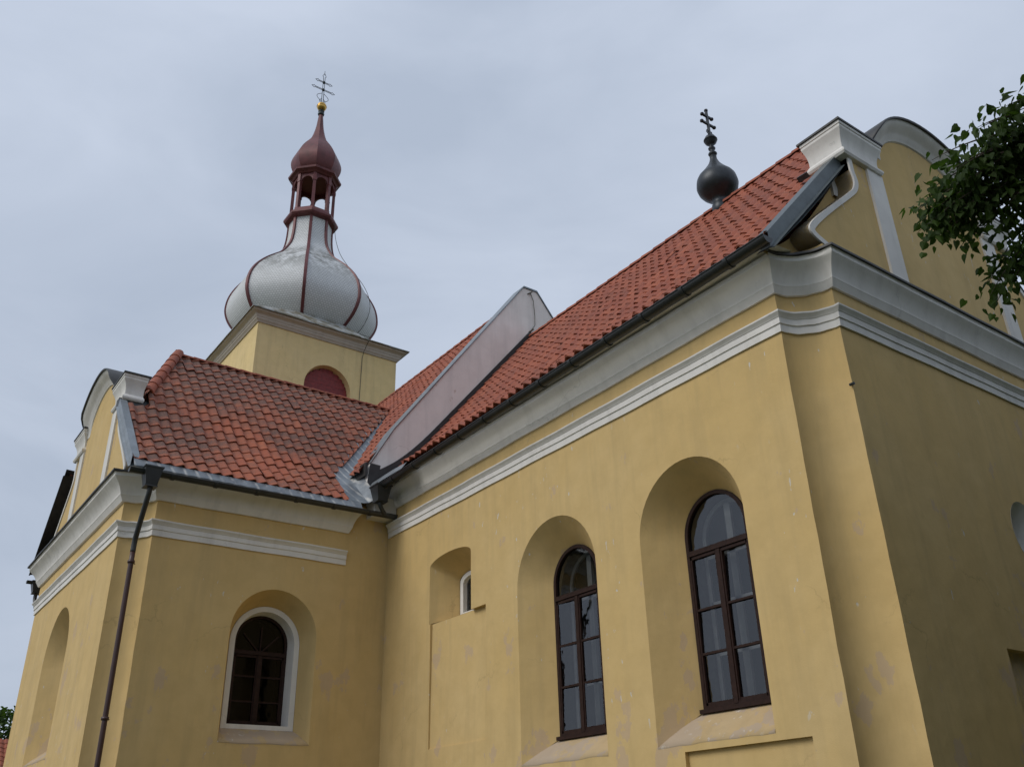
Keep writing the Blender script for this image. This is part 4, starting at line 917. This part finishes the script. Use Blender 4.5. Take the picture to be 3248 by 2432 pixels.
def linden(loc, h, cr, cz, n_spray, leaf, seed, keep, extra=(), label='', trunk=.22, nleaf=34):
    rnd = random.Random(seed); root = empty('linden_tree', loc); tag(root, label, 'tree', 'trees beside the church front')
    o = Vector(loc); w = MB(); lf = MB()
    w.tube([(0, 0, 0), (.03, .02, 1.2), (.06, -.03, 2.6), (.0, .05, cz - o.z), (.02, 0, h * .85)], [trunk * 1.3, trunk, trunk * .85, trunk * .6, trunk * .2], 10)
    k = 0
    while k < n_spray:
        d = Vector((rnd.gauss(0, 1), rnd.gauss(0, 1), rnd.gauss(0, 1))).normalized(); rr = rnd.uniform(.45, 1.0)
        tip = Vector((d.x * cr * rr, d.y * cr * rr, cz + d.z * (h - cz) * rr)); base = tip * .82 + Vector((0, 0, cz)) * .18 + Vector((0, 0, -.2)); k += 1
        if not keep(o + tip): continue
        foliage(lf, w, base, tip, .55, nleaf, leaf, rnd)
        if k % 4 == 0: w.tube([(0, 0, cz - 1.0 + d.z), base * .5 + Vector((0, 0, cz * .45)), base], [.07, .045, .015], 6, False)
    for limb, sprays in extra:
        lv = [Vector(p) - o for p in limb]; w.tube([tuple(p) for p in smooth_line([tuple(p) for p in lv], 4)], [.07 - .055 * i / (4 * (len(lv) - 1)) for i in range(4 * (len(lv) - 1) + 1)], 7, False)
        for (a, b, r, n, s) in sprays: foliage(lf, w, Vector(a) - o, Vector(b) - o, r, n, s, rnd)
    w.build('trunk', M['bark'], root, smooth=True); lf.build('crown', M['leaf'], root, recalc=False)
    return root
_fe = Vector((0.93, 0.36, 0)).normalized()                  # outward normal of the right side of the view, used only to keep the crowns out of view
def clear(p): return p.x * .95 + p.y * .33 > .8
limb = [(1.7, 6.3, 3.6), (.6, 5.7, 4.6), (-.6, 5.1, 5.05), (-1.7, 4.75, 4.95)]
rnd = random.Random(21); spr = []
for c, r, n in (((-2.08, 4.58, 4.84), .13, 9), ((-1.95, 4.60, 4.93), .17, 14), ((-2.02, 4.70, 4.70), .12, 7), ((-1.72, 4.62, 5.02), .17, 13), ((-1.52, 4.62, 5.10), .20, 15), ((-1.30, 4.62, 5.15), .22, 14), ((-1.75, 4.80, 4.78), .18, 13), ((-1.55, 4.80, 4.88), .22, 16), ((-1.35, 4.80, 5.0), .24, 16), ((-1.97, 4.95, 4.42), .10, 6), ((-1.78, 4.98, 4.52), .13, 9), ((-1.60, 4.98, 4.65), .18, 12), ((-1.15, 4.75, 5.15), .28, 14), ((-1.25, 5.05, 4.75), .26, 12)):
    for _ in range(n):
        t = Vector(c) + Vector((rnd.gauss(0, .6), rnd.gauss(0, .6), rnd.gauss(0, .6))) * r; b = t + (Vector((-.9, 5.05, 5.1)) - t) * rnd.uniform(.18, .34) + Vector((0, 0, .05))
        spr.append((b, t, .12, 24, .052))
for f in range(70):                                         # foliage further back along the same limb
    t = rnd.random(); c = Vector((-.9, 4.98, 5.1)).lerp(Vector((1.0, 5.9, 4.5)), t); tip = c + Vector((rnd.gauss(0, .4), rnd.gauss(0, .4), rnd.gauss(-.1, .4)))
    if tip.x * .95 + tip.y * .33 > .8: spr.append((c, tip, .2, 26, .055))
linden((1.9, 6.5, 0), 9.5, 3.4, 6.3, 300, .065, 31, clear, [(limb, spr)], 'linden tree whose leafy branch hangs over the right edge of the view', .22, 90)
linden((-.4, 17.5, 0), 11.0, 4.6, 5.8, 620, .19, 37, clear, (), 'unseen linden tree added in front of the church facade to shade it', .3)  # unseen tree, put in to shade the lower facade
def big(loc, h, r, seed, label):  # unseen trees right of the view, added to keep side light off the facade
    rnd = random.Random(seed); root = empty('linden_tree', loc); tag(root, label, 'tree', 'trees beside the church front'); w = MB(); lf = MB()
    w.tube([(0, 0, 0), (.1, 0, h * .3), (0, .1, h * .6), (0, 0, h * .9)], [.4, .32, .2, .05], 10)
    for _ in range(2600):
        d = Vector((rnd.gauss(0, 1), rnd.gauss(0, 1), rnd.gauss(0, 1))).normalized() * rnd.uniform(.35, 1) ** .6
        p = Vector((d.x * r, d.y * r, h * .56 + d.z * h * .44)) + Vector((math.sin(d.z * 9), math.cos(d.x * 8), 0)) * .4
        leaf_shape(p, Vector((rnd.gauss(0, 1), rnd.gauss(0, 1), -.5)), Vector((0, 0, 1)) + d * .7, .62, lf, (rnd.random() * 90 + 1, rnd.random() * 90 + 1))
    w.build('trunk', M['bark'], root, smooth=True); lf.build('crown', M['leaf'], root, recalc=False)
big((9.5, 4.0, 0), 12, 4.2, 64, 'unseen linden tree added right of the viewer to block low side light'); big((14.0, -4.0, 0), 13, 4.8, 65, 'unseen far linden tree added to block low side light'); big((9.0, 12.0, 0), 13, 4.5, 61, 'unseen broad linden tree added opposite the facade to shade it'); big((9.5, 21.0, 0), 14, 5.0, 62, 'unseen broad linden tree added beyond the facade corner for shade'); big((2.4, 10.6, 0), 11.5, 3.3, 67, 'unseen linden tree added nearest the facade corner to darken it'); big((4.2, 13.0, 0), 12.5, 4.0, 66, 'unseen round linden tree added before the facade to shade it'); big((1.5, 25.0, 0), 12, 4.6, 63, 'unseen linden tree added behind the facade tree for shade')

# ------------------------------------------------------------------ far house and bush past the left corner
hx, hy = -60.0, 5.0
hs_ = empty('village_house', (hx, hy, 0)); hs_.rotation_euler = (0, 0, PI / 2); tag(hs_, 'distant village house with a red tiled roof past the left corner of the church', 'house')
mb = MB(); mb.box((-5, -4, 0), (5, 4, 3.6)); mb.build('wall', M['trim'], hs_)
mb = MB(); Rv = Prof([(-4.5, 3.4), (-2.2, 5.6), (0, 7.6)])
tiles(mb, -5.3, 5.3, Rv, lambda u, h, z: (u, h, z), w=.3, g=.36, seed=40, nseg=4); tiles(mb, -5.3, 5.3, Rv, lambda u, h, z: (u, -h, z), w=.3, g=.36, seed=41, nseg=4)
mb.build('roof', M['tile_new'], hs_, recalc=False)
for sx_ in (5, -5):
    mb = MB(); mb.add([(sx_, -4, 3.6), (sx_, 4, 3.6), (sx_, 0, 7.3)], [(0, 1, 2)]); mb.build('gable', M['trim'], hs_)
ft = empty('garden_tree', (-72, 10.4, 0)); tag(ft, 'distant light green tree behind the red roofed village house', 'tree')
lf = MB(); rnd = random.Random(50)
for _ in range(2600):
    d = Vector((rnd.gauss(0, 1), rnd.gauss(0, 1), rnd.gauss(0, 1))).normalized() * rnd.uniform(.5, 1) ** .5
    p = Vector((d.x * 3.2, d.y * 3.2, 7.6 + d.z * 3.4)); p += Vector((math.sin(p.z * 2.1), math.cos(p.x * 1.7), 0)) * .35
    leaf_shape(p, Vector((rnd.gauss(0, 1), rnd.gauss(0, 1), -.4)), Vector((0, 0, 1)) + d * .6, .34, lf, (rnd.random() * 90 + 1, rnd.random() * 90 + 1))
lf.build('crown', M['leaf'], ft, recalc=False)
mb = MB(); mb.tube([(0, 0, 0), (.1, 0, 3), (0, 0, 8)], [.35, .26, .08], 8); mb.build('trunk', M['bark'], ft, smooth=True)

# ------------------------------------------------------------------ ground
mb = MB(); mb.add([(-700, -700, 0), (700, -700, 0), (700, 700, 0), (-700, 700, 0)], [(0, 1, 2, 3)]); g = mb.build('ground', M['ground']); g['kind'] = 'structure'
mb = MB(); mb.add([(-40, -3, .004), (4, -3, .004), (4, 2.2, .004), (-40, 2.2, .004)], [(0, 1, 2, 3)]); g = mb.build('path', M['gravel']); g['kind'] = 'structure'
